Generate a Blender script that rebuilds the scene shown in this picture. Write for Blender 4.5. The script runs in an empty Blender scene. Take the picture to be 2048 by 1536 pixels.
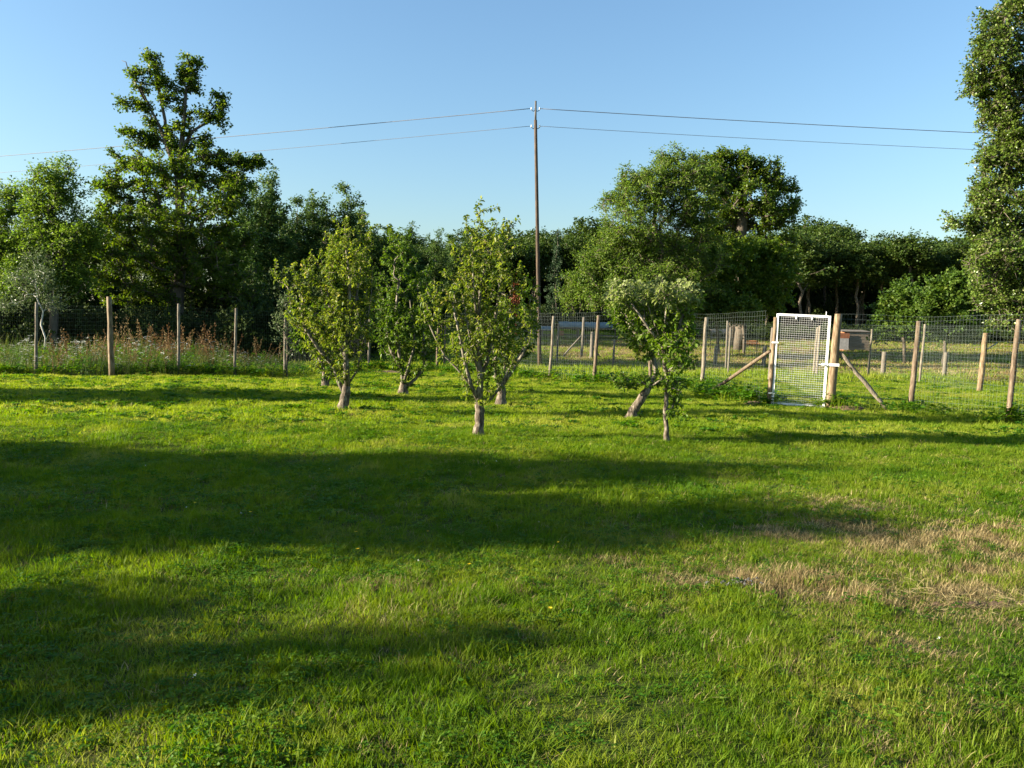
import bpy, math
import numpy as np
from mathutils import Vector, Matrix

# ---------------------------------------------------------------- camera
scene = bpy.context.scene
F = 1656.0                      # focal length in pixels of a 2048 wide picture
EYE = 1.6
cam_data = bpy.data.cameras.new("camera")
cam_data.sensor_fit = 'HORIZONTAL'
cam_data.sensor_width = 36.0
cam_data.lens = F / 2048.0 * 36.0
cam_data.clip_start = 0.05
cam_data.clip_end = 3000.0
cam = bpy.data.objects.new("camera", cam_data)
cam.location = (0, 0, EYE)
cam.rotation_euler = (math.radians(90 - 3.9), math.radians(-1.2), 0)
scene.collection.objects.link(cam)
scene.camera = cam

# ---------------------------------------------------------------- sky, sun, exposure
SUN_EL = math.radians(16.0)
SUN_AZ = math.radians(7.0)       # shadows fall to the right and this far away from the viewer
to_sun = Vector((-math.cos(SUN_AZ) * math.cos(SUN_EL), -math.sin(SUN_AZ) * math.cos(SUN_EL), math.sin(SUN_EL)))
world = bpy.data.worlds.new("World")
scene.world = world
world.use_nodes = True
wn = world.node_tree
wn.nodes.clear()
sky = wn.nodes.new("ShaderNodeTexSky")
sky.sky_type = 'NISHITA'
sky.sun_disc = False
sky.sun_elevation = SUN_EL
sky.sun_rotation = math.atan2(to_sun.x, to_sun.y)
sky.altitude = 0.0
sky.air_density = 1.35
sky.dust_density = 1.0
sky.ozone_density = 4.5
bg = wn.nodes.new("ShaderNodeBackground")
bg.inputs[1].default_value = 0.062
wo = wn.nodes.new("ShaderNodeOutputWorld")
wn.links.new(sky.outputs[0], bg.inputs[0])
wn.links.new(bg.outputs[0], wo.inputs[0])

sun_data = bpy.data.lights.new("sun", 'SUN')
sun_data.energy = 5.0
sun_data.angle = math.radians(0.55)
sun_data.color = (1.0, 0.89, 0.72)
sun = bpy.data.objects.new("sun", sun_data)
sun.rotation_euler = (-to_sun).to_track_quat('-Z', 'Y').to_euler()
sun.location = (-30, -5, 30)
scene.collection.objects.link(sun)

vs = scene.view_settings
vs.view_transform = 'Standard'
vs.look = 'None'
vs.exposure = 2.1
vs.gamma = 1.0
vs.use_curve_mapping = False
try:
    scene.cycles.max_bounces = 5
    scene.cycles.diffuse_bounces = 3
    scene.cycles.glossy_bounces = 2
    scene.cycles.transmission_bounces = 3
    scene.cycles.transparent_max_bounces = 4
    scene.cycles.caustics_reflective = False
    scene.cycles.caustics_refractive = False
except Exception:
    pass

COL = scene.collection
rng = np.random.default_rng(7)

# ---------------------------------------------------------------- survey helpers
_R = np.array(cam.rotation_euler.to_matrix())


def ray(px, py):
    return _R @ np.array([(px - 1024.0) / F, -(py - 768.0) / F, -1.0])


def at(px, py, dist):
    """survey point: the place seen in that direction, dist metres ahead"""
    d = ray(px, py)
    return np.array([0, 0, EYE]) + d * (dist / d[1])


def smooth(a, b, t):
    t = np.clip((t - a) / (b - a), 0, 1)
    return t * t * (3 - 2 * t)


def hgt(x, y):
    """terrain height: lawn almost level, the field climbs gently to the wood"""
    x = np.asarray(x, float)
    y = np.asarray(y, float)
    z = 1.75 * smooth(31, 78, y)
    z = z + 0.035 * np.sin(x * 0.9 + 1.3) * np.sin(y * 0.7 + 0.4) * smooth(3, 9, y)
    z = z + 0.018 * np.sin(x * 2.3 + y * 1.1) * np.cos(y * 1.9 - x * 0.6)
    return z


def gp(px, py):
    """where that line of sight meets the level lawn"""
    d = ray(px, py)
    p = np.array([0, 0, EYE]) + d * (-EYE / d[2])
    return np.array([p[0], p[1], float(hgt(p[0], p[1]))])


def ground(x, y):
    return np.array([x, y, float(hgt(x, y))])


# ---------------------------------------------------------------- material helpers
def new_mat(name):
    m = bpy.data.materials.new(name)
    m.use_nodes = True
    m.node_tree.nodes.clear()
    return m, m.node_tree.nodes, m.node_tree.links


def ramp_node(n, cols):
    r = n.new("ShaderNodeValToRGB")
    e = r.color_ramp.elements
    while len(e) < len(cols):
        e.new(0.5)
    for i, (p, c) in enumerate(cols):
        e[i].position = p
        e[i].color = (*c, 1)
    return r


def leaf_material(name, cols, trans=0.35, rough=0.45, tint=1.5, spec=0.4, per_instance=False, patch=None):
    """foliage: colour varies leaf by leaf, light shines through"""
    m, n, l = new_mat(name)
    if per_instance:
        oi = n.new("ShaderNodeObjectInfo")
        src = oi.outputs["Random"]
    else:
        at_ = n.new("ShaderNodeAttribute")
        at_.attribute_name = "v"
        src = at_.outputs["Fac"]
    r = ramp_node(n, cols)
    if patch:
        noi = n.new("ShaderNodeTexNoise")
        noi.inputs["Scale"].default_value = patch[0]
        noi.inputs["Detail"].default_value = 3.0
        l.new(oi.outputs["Location"], noi.inputs["Vector"])
        mp = n.new("ShaderNodeMapRange")
        mp.inputs[1].default_value = 0.3
        mp.inputs[2].default_value = 0.7
        l.new(noi.outputs["Fac"], mp.inputs[0])
        mx = n.new("ShaderNodeMix")
        mx.data_type = 'FLOAT'
        mx.inputs["Factor"].default_value = patch[1]
        l.new(src, mx.inputs["A"])
        l.new(mp.outputs[0], mx.inputs["B"])
        src = mx.outputs["Result"]
    l.new(src, r.inputs["Fac"])
    p = n.new("ShaderNodeBsdfPrincipled")
    p.inputs["Roughness"].default_value = rough
    p.inputs["Specular IOR Level"].default_value = spec * 0.5
    l.new(r.outputs["Color"], p.inputs["Base Color"])
    t = n.new("ShaderNodeBsdfTranslucent")
    hs = n.new("ShaderNodeHueSaturation")
    hs.inputs["Hue"].default_value = 0.497
    hs.inputs["Saturation"].default_value = 1.1
    hs.inputs["Value"].default_value = tint
    l.new(r.outputs["Color"], hs.inputs["Color"])
    l.new(hs.outputs["Color"], t.inputs["Color"])
    mix = n.new("ShaderNodeMixShader")
    mix.inputs["Fac"].default_value = trans
    l.new(p.outputs[0], mix.inputs[1])
    l.new(t.outputs[0], mix.inputs[2])
    o = n.new("ShaderNodeOutputMaterial")
    l.new(mix.outputs[0], o.inputs["Surface"])
    return m


def rough_material(name, cols, scale=(1, 1, 1), nscale=8.0, rough=0.85, bump=0.3, detail=6.0, metallic=0.0, spec=0.3, dist=0.01):
    """solid surface with streaky or blotchy noise in object space"""
    m, n, l = new_mat(name)
    tc = n.new("ShaderNodeTexCoord")
    mp = n.new("ShaderNodeMapping")
    mp.inputs["Scale"].default_value = scale
    l.new(tc.outputs["Object"], mp.inputs["Vector"])
    noi = n.new("ShaderNodeTexNoise")
    noi.inputs["Scale"].default_value = nscale
    noi.inputs["Detail"].default_value = detail
    noi.inputs["Roughness"].default_value = 0.65
    l.new(mp.outputs[0], noi.inputs["Vector"])
    r = ramp_node(n, cols)
    l.new(noi.outputs["Fac"], r.inputs["Fac"])
    p = n.new("ShaderNodeBsdfPrincipled")
    p.inputs["Roughness"].default_value = rough
    p.inputs["Metallic"].default_value = metallic
    p.inputs["Specular IOR Level"].default_value = spec
    l.new(r.outputs["Color"], p.inputs["Base Color"])
    b = n.new("ShaderNodeBump")
    b.inputs["Strength"].default_value = bump
    b.inputs["Distance"].default_value = dist
    l.new(noi.outputs["Fac"], b.inputs["Height"])
    l.new(b.outputs[0], p.inputs["Normal"])
    o = n.new("ShaderNodeOutputMaterial")
    l.new(p.outputs[0], o.inputs["Surface"])
    return m


M = {}
M['pear_leaf'] = leaf_material("pear_leaf", [(0.0, (0.05, 0.10, 0.012)), (0.45, (0.125, 0.168, 0.02)), (0.8, (0.205, 0.22, 0.038)), (1.0, (0.30, 0.25, 0.09))], 0.45, 0.42, 1.75, 0.38)
M['pear_dark_leaf'] = leaf_material("pear_dark_leaf", [(0.0, (0.045, 0.095, 0.010)), (0.6, (0.085, 0.14, 0.016)), (1.0, (0.17, 0.20, 0.035))], 0.4, 0.42, 1.6, 0.38)
M['apple_leaf'] = leaf_material("apple_leaf", [(0.0, (0.06, 0.125, 0.012)), (0.45, (0.125, 0.19, 0.02)), (0.6, (0.16, 0.20, 0.045)), (1.0, (0.23, 0.26, 0.11))], 0.42, 0.48, 1.65, 0.35)
M['oak_leaf'] = leaf_material("oak_leaf", [(0.0, (0.035, 0.075, 0.009)), (0.5, (0.072, 0.12, 0.012)), (1.0, (0.135, 0.17, 0.022))], 0.42, 0.45, 1.7)
M['ash_leaf'] = leaf_material("ash_leaf", [(0.0, (0.05, 0.10, 0.013)), (0.5, (0.098, 0.16, 0.022)), (1.0, (0.17, 0.22, 0.04))], 0.42, 0.5, 1.6)
M['acacia_leaf'] = leaf_material("acacia_leaf", [(0.0, (0.032, 0.068, 0.018)), (0.5, (0.06, 0.105, 0.024)), (1.0, (0.10, 0.145, 0.035))], 0.35, 0.5, 1.6)
M['wood_leaf'] = leaf_material("wood_leaf", [(0.0, (0.022, 0.048, 0.008)), (0.5, (0.042, 0.075, 0.011)), (1.0, (0.08, 0.105, 0.02))], 0.3, 0.5, 1.5)
M['bush_leaf'] = leaf_material("bush_leaf", [(0.0, (0.035, 0.075, 0.01)), (0.5, (0.06, 0.11, 0.014)), (1.0, (0.11, 0.15, 0.025))], 0.36, 0.5, 1.6)
M['poplar_leaf'] = leaf_material("poplar_leaf", [(0.0, (0.045, 0.085, 0.012)), (0.5, (0.085, 0.135, 0.018)), (0.85, (0.135, 0.175, 0.036)), (1.0, (0.22, 0.23, 0.09))], 0.28, 0.3, 1.5, 0.6)
M['willow_leaf'] = leaf_material("willow_leaf", [(0.0, (0.05, 0.085, 0.03)), (0.5, (0.085, 0.12, 0.045)), (1.0, (0.15, 0.18, 0.08))], 0.3, 0.4, 1.4, 0.5)
M['shaded_thicket_leaf'] = leaf_material("shaded_thicket_leaf", [(0.0, (0.016, 0.032, 0.008)), (0.5, (0.03, 0.05, 0.011)), (1.0, (0.06, 0.08, 0.018))], 0.2, 0.65, 1.3, 0.2)  # darkened leaf colour stands in for the shade under the left trees
M['conifer_leaf'] = leaf_material("conifer_leaf", [(0.0, (0.02, 0.045, 0.018)), (1.0, (0.05, 0.085, 0.03))], 0.15, 0.5, 1.3)
M['dead_leaf'] = leaf_material("dead_leaf", [(0.0, (0.10, 0.03, 0.012)), (1.0, (0.20, 0.07, 0.03))], 0.25, 0.7, 1.2)
GREENS = [(0.0, (0.032, 0.095, 0.003)), (0.35, (0.084, 0.153, 0.007)), (0.7, (0.158, 0.208, 0.018)), (1.0, (0.29, 0.28, 0.07))]
M['grass'] = leaf_material("grass", GREENS, 0.45, 0.55, 1.75, 0.2, per_instance=True, patch=(0.9, 0.62))
M['grass_far'] = leaf_material("grass_far", [(0.0, (0.08, 0.155, 0.006)), (0.5, (0.162, 0.222, 0.017)), (1.0, (0.30, 0.295, 0.06))], 0.45, 0.55, 1.8, 0.25, per_instance=True, patch=(0.55, 0.6))
M['clover'] = leaf_material("clover", [(0.0, (0.035, 0.105, 0.006)), (0.6, (0.065, 0.15, 0.009)), (1.0, (0.13, 0.20, 0.02))], 0.42, 0.5, 1.7, 0.28, per_instance=True)
M['straw'] = leaf_material("straw", [(0.0, (0.125, 0.088, 0.034)), (0.5, (0.245, 0.185, 0.078)), (1.0, (0.42, 0.34, 0.165))], 0.25, 0.6, 1.2, 0.3, per_instance=True)
M['tall_grass'] = leaf_material("tall_grass", [(0.0, (0.035, 0.075, 0.010)), (0.5, (0.06, 0.105, 0.016)), (1.0, (0.15, 0.15, 0.045))], 0.35, 0.5, 1.5, 0.3, per_instance=True)
M['dock'] = leaf_material("dock", [(0.0, (0.10, 0.05, 0.02)), (0.5, (0.17, 0.105, 0.045)), (1.0, (0.24, 0.175, 0.08))], 0.25, 0.7, 1.2, 0.2, per_instance=True)
M['umbel'] = leaf_material("umbel", [(0.0, (0.55, 0.57, 0.50)), (1.0, (0.75, 0.75, 0.68))], 0.3, 0.7, 1.0, 0.2, per_instance=True)
M['yellow_petal'] = leaf_material("yellow_petal", [(0.0, (0.75, 0.48, 0.02)), (1.0, (0.85, 0.62, 0.04))], 0.3, 0.6, 1.0, 0.2, per_instance=True)
M['bark'] = rough_material("bark", [(0.37, (0.03, 0.022, 0.015)), (0.5, (0.095, 0.073, 0.05)), (0.63, (0.22, 0.185, 0.135))], (1, 1, 0.35), 26, 0.9, 0.8, dist=0.012)
M['pale_bark'] = rough_material("pale_bark", [(0.37, (0.055, 0.045, 0.03)), (0.5, (0.14, 0.12, 0.085)), (0.63, (0.27, 0.24, 0.18))], (1, 1, 0.3), 30, 0.85, 0.5, dist=0.008)
M['white_bark'] = rough_material("white_bark", [(0.3, (0.22, 0.20, 0.16)), (0.6, (0.55, 0.52, 0.45))], (1, 1, 0.6), 12, 0.8, 0.3)
M['dark_bark'] = rough_material("dark_bark", [(0.3, (0.05, 0.042, 0.032)), (0.7, (0.14, 0.115, 0.085))], (1, 1, 0.3), 8, 0.95, 0.6)
M['post_wood'] = rough_material("post_wood", [(0.36, (0.06, 0.036, 0.02)), (0.5, (0.11, 0.08, 0.05)), (0.64, (0.20, 0.152, 0.10))], (6, 6, 0.7), 7, 0.8, 0.35)
M['grey_post_wood'] = rough_material("grey_post_wood", [(0.36, (0.08, 0.062, 0.04)), (0.5, (0.15, 0.125, 0.09)), (0.64, (0.25, 0.22, 0.165))], (6, 6, 0.7), 7, 0.85, 0.35)
M['new_post_wood'] = rough_material("new_post_wood", [(0.36, (0.09, 0.05, 0.02)), (0.5, (0.155, 0.11, 0.06)), (0.64, (0.26, 0.195, 0.115))], (5, 5, 0.8), 6, 0.75, 0.3)
M['old_post_wood'] = rough_material("old_post_wood", [(0.3, (0.07, 0.06, 0.045)), (0.7, (0.18, 0.155, 0.12))], (6, 6, 0.7), 7, 0.9, 0.4)
M['pole_wood'] = rough_material("pole_wood", [(0.35, (0.035, 0.024, 0.017)), (0.5, (0.06, 0.042, 0.028)), (0.65, (0.115, 0.073, 0.04))], (4, 4, 0.5), 5, 0.85, 0.3)
M['pole_top'] = rough_material("pole_top", [(0.3, (0.06, 0.055, 0.05)), (0.7, (0.12, 0.11, 0.10))], (3, 3, 1), 5, 0.6, 0.1)
M['wire'] = rough_material("wire", [(0.3, (0.13, 0.17, 0.145)), (0.7, (0.21, 0.25, 0.22))], (1, 1, 1), 3, 0.5, 0.0, metallic=0.2)
M['green_wire'] = rough_material("green_wire", [(0.3, (0.012, 0.03, 0.02)), (0.7, (0.02, 0.045, 0.03))], (1, 1, 1), 3, 0.5, 0.0)
M['cable'] = rough_material("cable", [(0.3, (0.10, 0.105, 0.12)), (0.7, (0.14, 0.145, 0.16))], (1, 1, 1), 3, 0.6, 0.0)
M['white_paint'] = rough_material("white_paint", [(0.3, (0.70, 0.70, 0.68)), (0.7, (0.82, 0.82, 0.80))], (1, 1, 1), 9, 0.4, 0.05, spec=0.5)
M['porcelain'] = rough_material("porcelain", [(0.3, (0.55, 0.55, 0.52)), (0.7, (0.65, 0.65, 0.62))], (1, 1, 1), 9, 0.3, 0.0)
M['soil'] = rough_material("soil", [(0.3, (0.06, 0.036, 0.022)), (0.5, (0.12, 0.075, 0.046)), (0.75, (0.20, 0.135, 0.085))], (1, 1, 1), 14, 0.95, 0.8, dist=0.03)
M['ash_grey'] = rough_material("ash_grey", [(0.35, (0.035, 0.035, 0.033)), (0.65, (0.11, 0.11, 0.105))], (1, 1, 1), 40, 0.95, 0.8)
M['sheet_metal'] = rough_material("sheet_metal", [(0.3, (0.10, 0.125, 0.15)), (0.7, (0.18, 0.21, 0.24))], (1, 1, 1), 4, 0.4, 0.05, metallic=0.5)
M['tarp'] = rough_material("tarp", [(0.3, (0.09, 0.125, 0.12)), (0.7, (0.17, 0.21, 0.20))], (1, 1, 1), 3, 0.5, 0.4, dist=0.05)
M['board'] = rough_material("board", [(0.3, (0.13, 0.10, 0.07)), (0.7, (0.27, 0.22, 0.16))], (0.6, 6, 6), 5, 0.85, 0.3)
M['rust'] = rough_material("rust", [(0.3, (0.20, 0.07, 0.035)), (0.7, (0.36, 0.15, 0.07))], (1, 1, 1), 7, 0.85, 0.3)
M['brick_red'] = rough_material("brick_red", [(0.3, (0.32, 0.12, 0.06)), (0.7, (0.48, 0.22, 0.12))], (1, 1, 1), 7, 0.9, 0.3)

# ground: one sheet, colour by zone (lawn, dry field, woodland floor)
gm, n, l = new_mat("ground_soil_and_thatch")
tc = n.new("ShaderNodeTexCoord")
no1 = n.new("ShaderNodeTexNoise"); no1.inputs["Scale"].default_value = 1.1; no1.inputs["Detail"].default_value = 5
no2 = n.new("ShaderNodeTexNoise"); no2.inputs["Scale"].default_value = 22; no2.inputs["Detail"].default_value = 8; no2.inputs["Roughness"].default_value = 0.7
l.new(tc.outputs["Object"], no1.inputs["Vector"]); l.new(tc.outputs["Object"], no2.inputs["Vector"])
mixn = n.new("ShaderNodeMix"); mixn.data_type = 'FLOAT'; mixn.inputs["Factor"].default_value = 0.55
l.new(no1.outputs["Fac"], mixn.inputs["A"]); l.new(no2.outputs["Fac"], mixn.inputs["B"])
rl = ramp_node(n, [(0.35, (0.035, 0.05, 0.010)), (0.5, (0.065, 0.09, 0.014)), (0.65, (0.11, 0.125, 0.03))])
rd = ramp_node(n, [(0.35, (0.13, 0.14, 0.03)), (0.5, (0.27, 0.235, 0.085)), (0.65, (0.40, 0.33, 0.16))])
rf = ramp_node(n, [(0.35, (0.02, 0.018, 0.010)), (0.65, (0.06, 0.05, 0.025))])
for r_ in (rl, rd, rf):
    l.new(mixn.outputs["Result"], r_.inputs["Fac"])
ad = n.new("ShaderNodeAttribute"); ad.attribute_name = "dry"
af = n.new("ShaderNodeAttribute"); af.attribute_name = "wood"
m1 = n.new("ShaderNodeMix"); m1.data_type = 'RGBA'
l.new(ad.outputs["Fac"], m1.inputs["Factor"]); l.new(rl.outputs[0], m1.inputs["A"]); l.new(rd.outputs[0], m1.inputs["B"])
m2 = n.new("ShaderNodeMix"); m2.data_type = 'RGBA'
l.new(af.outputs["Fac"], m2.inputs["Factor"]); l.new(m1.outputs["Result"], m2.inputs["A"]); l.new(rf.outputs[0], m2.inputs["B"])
pb = n.new("ShaderNodeBsdfPrincipled"); pb.inputs["Roughness"].default_value = 0.95; pb.inputs["Specular IOR Level"].default_value = 0.1
l.new(m2.outputs["Result"], pb.inputs["Base Color"])
bp = n.new("ShaderNodeBump"); bp.inputs["Strength"].default_value = 0.9; bp.inputs["Distance"].default_value = 0.06
l.new(no2.outputs["Fac"], bp.inputs["Height"]); l.new(bp.outputs[0], pb.inputs["Normal"])
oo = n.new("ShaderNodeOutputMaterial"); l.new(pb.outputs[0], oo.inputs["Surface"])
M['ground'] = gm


# ---------------------------------------------------------------- object helpers
def tag(o, label=None, cat=None, group=None, kind=None):
    if label: o["label"] = label
    if cat: o["category"] = cat
    if group: o["group"] = group
    if kind: o["kind"] = kind
    return o


def thing(name, label, cat, loc, group=None):
    o = bpy.data.objects.new(name, None)
    o.empty_display_size = 0.2
    o.location = tuple(float(c) for c in loc)
    COL.objects.link(o)
    return tag(o, label, cat, group)


class MB:
    """collects vertices and faces in world space"""
    def __init__(self):
        self.v = []
        self.f = []
        self.n = 0

    def add(self, V, Fc):
        V = np.asarray(V, float).reshape(-1, 3)
        b = self.n
        self.v.append(V)
        self.f.extend([tuple(i + b for i in f) for f in Fc])
        self.n += len(V)

    def box(self, c, half, ax=None):
        """box with centre c, half sizes and optional 3 axes (rows)"""
        ax = np.eye(3) if ax is None else np.asarray(ax, float)
        s = np.array([[-1, -1, -1], [1, -1, -1], [1, 1, -1], [-1, 1, -1], [-1, -1, 1], [1, -1, 1], [1, 1, 1], [-1, 1, 1]]) * np.asarray(half)
        self.add(np.asarray(c) + s @ ax, [(0, 3, 2, 1), (4, 5, 6, 7), (0, 1, 5, 4), (1, 2, 6, 5), (2, 3, 7, 6), (3, 0, 4, 7)])

    def tube(self, pts, rad, sides=6, cap=True):
        pts = np.asarray(pts, float)
        k = len(pts)
        rad = np.broadcast_to(np.asarray(rad, float), (k,))
        t = np.empty_like(pts)
        t[1:-1] = pts[2:] - pts[:-2]
        t[0] = pts[1] - pts[0]
        t[-1] = pts[-1] - pts[-2]
        t /= np.linalg.norm(t, axis=1)[:, None] + 1e-12
        ref = np.zeros(3)
        ref[np.argmin(np.abs(t).max(0))] = 1
        u = np.cross(t, ref)
        u /= np.linalg.norm(u, axis=1)[:, None] + 1e-12
        w = np.cross(t, u)
        a = np.arange(sides) * 2 * math.pi / sides
        V = pts[:, None, :] + rad[:, None, None] * (np.cos(a)[None, :, None] * u[:, None, :] + np.sin(a)[None, :, None] * w[:, None, :])
        Fc = []
        for i in range(k - 1):
            for j in range(sides):
                j2 = (j + 1) % sides
                Fc.append((i * sides + j, i * sides + j2, (i + 1) * sides + j2, (i + 1) * sides + j))
        if cap:
            Fc.append(tuple(range(sides - 1, -1, -1)))
            Fc.append(tuple((k - 1) * sides + j for j in range(sides)))
        self.add(V.reshape(-1, 3), Fc)

    def build(self, name, mat, parent=None, smooth_=False, link=True):
        V = np.concatenate(self.v) if self.v else np.zeros((0, 3))
        if parent is not None:
            off = np.array(parent.location)
            pp = parent.parent
            while pp is not None:
                off = off + np.array(pp.location)
                pp = pp.parent
            V = V - off
        me = bpy.data.meshes.new(name)
        me.from_pydata(V.tolist(), [], self.f)
        if smooth_:
            me.polygons.foreach_set("use_smooth", [True] * len(me.polygons))
        me.materials.append(mat)
        me.update()
        o = bpy.data.objects.new(name, me)
        if link:
            COL.objects.link(o)
        o.parent = parent
        return o


def tri_object(name, V, T, vval, mat, parent=None, link=True):
    """large triangle mesh straight from arrays, with the per-leaf value v"""
    V = np.asarray(V, np.float32)
    T = np.asarray(T, np.int32)
    if parent is not None:
        V = V - np.array(parent.location, np.float32)
    me = bpy.data.meshes.new(name)
    me.vertices.add(len(V))
    me.vertices.foreach_set("co", V.ravel())
    me.loops.add(T.size)
    me.loops.foreach_set("vertex_index", T.ravel())
    me.polygons.add(len(T))
    me.polygons.foreach_set("loop_start", np.arange(0, T.size, 3, dtype=np.int32))
    me.update(calc_edges=True)
    if vval is not None:
        a = me.attributes.new("v", 'FLOAT', 'POINT')
        a.data.foreach_set("value", np.asarray(vval, np.float32))
    me.materials.append(mat)
    o = bpy.data.objects.new(name, me)
    if link:
        COL.objects.link(o)
    o.parent = parent
    return o


def unit(a):
    return a / (np.linalg.norm(a, axis=-1, keepdims=True) + 1e-9)


def leaf_arrays(C, A, N, L, W, bend=None):
    """two-triangle folded leaves, or arched eight-triangle leaves when bend is given"""
    A = unit(A)
    S = unit(np.cross(A, N))
    N = np.cross(S, A)
    L = L[:, None]
    W = W[:, None]
    k = len(C)
    if bend is None:
        v = np.stack([C, C + A * L * 0.45 + S * W + N * W * 0.35, C + A * L, C + A * L * 0.45 - S * W + N * W * 0.35], 1)
        t = np.array([[0, 1, 2], [0, 2, 3]])
        nv = 4
    else:
        b = bend[:, None]
        D = np.array([0, 0, -1.0])
        m0 = C
        m1 = C + A * L * 0.36 + D * L * b * 0.10
        m2 = C + A * L * 0.70 + D * L * b * 0.36
        m3 = C + A * L * 0.95 + D * L * b * 0.75
        up = N * W * 0.45
        v = np.stack([m0, m1, m2, m3, m1 + S * W + up, m1 - S * W + up, m2 + S * W * 0.75 + up * 0.7, m2 - S * W * 0.75 + up * 0.7], 1)
        t = np.array([[0, 4, 1], [1, 4, 6], [1, 6, 2], [2, 6, 3], [0, 1, 5], [1, 7, 5], [1, 2, 7], [2, 3, 7]])
        nv = 8
    T = (t[None] + (np.arange(k) * nv)[:, None, None]).reshape(-1, 3)
    return v.reshape(-1, 3), T, nv


def rand_dirs(r, k):
    d = r.normal(size=(k, 3))
    return unit(d)


# ---------------------------------------------------------------- tree building
def grow(trunk_paths, targets, r, seg, up=0.35, first=1):
    """skeleton: every target point is joined to the nearest wood below it by an arching branch"""
    P = np.zeros((sum(len(t) for t in trunk_paths) + len(targets) * 14 + 10, 3))
    D = np.zeros_like(P)
    par = np.full(len(P), -1)
    n_ = 0
    paths = []
    for k, tp in enumerate(trunk_paths):
        tp = np.asarray(tp, float)
        ids = []
        if k > 0:
            j = int(np.argmin(np.linalg.norm(P[:n_] - tp[0], axis=1)))
            ids.append(j)
            tp = tp[1:]
        for p in tp:
            P[n_] = p
            if ids:
                par[n_] = ids[-1]
                D[n_] = unit(p - P[ids[-1]])
            else:
                D[n_] = (0, 0, 1)
            ids.append(n_)
            n_ += 1
        paths.append(ids)
    base_n = n_
    anchor = P[first:base_n].copy()
    dist0 = np.linalg.norm(targets[:, None] - anchor[None], axis=2).min(1)
    for t in targets[np.argsort(dist0)]:
        d = t - P[first:n_]
        Ln = np.linalg.norm(d, axis=1) + 1e-6
        cz = d[:, 2] / Ln
        al = (d * D[first:n_]).sum(1) / Ln
        cost = Ln * (1 + 1.1 * np.clip(up - cz, 0, 2) + 0.5 * np.clip(0.2 - al, 0, 2))
        i = int(np.argmin(cost)) + first
        Lx = Ln[i - first]
        c = P[i] + unit(0.55 * D[i] + 0.45 * d[i - first] / Lx + r.normal(size=3) * 0.18) * 0.5 * Lx
        k = int(np.clip(Lx / seg, 2, 12))
        ids = [i]
        for s in np.linspace(0, 1, k + 1)[1:]:
            q = (1 - s) ** 2 * P[i] + 2 * s * (1 - s) * c + s * s * t
            if s < 1:
                q = q + r.normal(size=3) * 0.05 * seg
            P[n_] = q
            par[n_] = ids[-1]
            D[n_] = unit(q - P[ids[-1]])
            ids.append(n_)
            n_ += 1
        paths.append(ids)
    return P[:n_], par[:n_], paths, base_n


def radii_of(par, tip, power, n_):
    acc = np.zeros(n_)
    for i in range(n_ - 1, -1, -1):
        if acc[i] == 0:
            acc[i] = tip ** power
        if par[i] >= 0:
            acc[par[i]] += acc[i] if True else 0
    return acc ** (1.0 / power)


def in_blobs(blobs, k, r, surf=0.42):
    """k points spread through a set of ellipsoids (centre, radii)"""
    vol = np.array([b[1][0] * b[1][1] * b[1][2] for b in blobs]) ** 0.55
    pick = r.choice(len(blobs), size=k, p=vol / vol.sum())
    pick[:2 * len(blobs)] = np.tile(np.arange(len(blobs)), 2)[:k]
    d = rand_dirs(r, k) * (r.random(k) ** surf)[:, None]
    c = np.array([b[0] for b in blobs])[pick]
    e = np.array([b[1] for b in blobs])[pick]
    return c + d * e


def px_blobs(lst, dist, r, depth=0.9, spread=0.35, zmin=None):
    """crown lobes measured as (column, row, half width, half height) at that distance"""
    s = dist / F
    out = []
    for (px, py, rx, ry) in lst:
        dd = dist + r.normal() * spread * rx * s
        c = at(px, py, dd)
        out.append((c, np.array([rx * s, max(rx, ry * 0.6) * s * depth, ry * s])))
    return out


def px_path(lst, dist, r=None, wob=0.0):
    out = []
    y = 0.0
    for i, (px, py) in enumerate(lst):
        if r is not None and i > 0:
            y += r.normal() * wob
        out.append(at(px, py, dist + y))
    return np.array(out)


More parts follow.
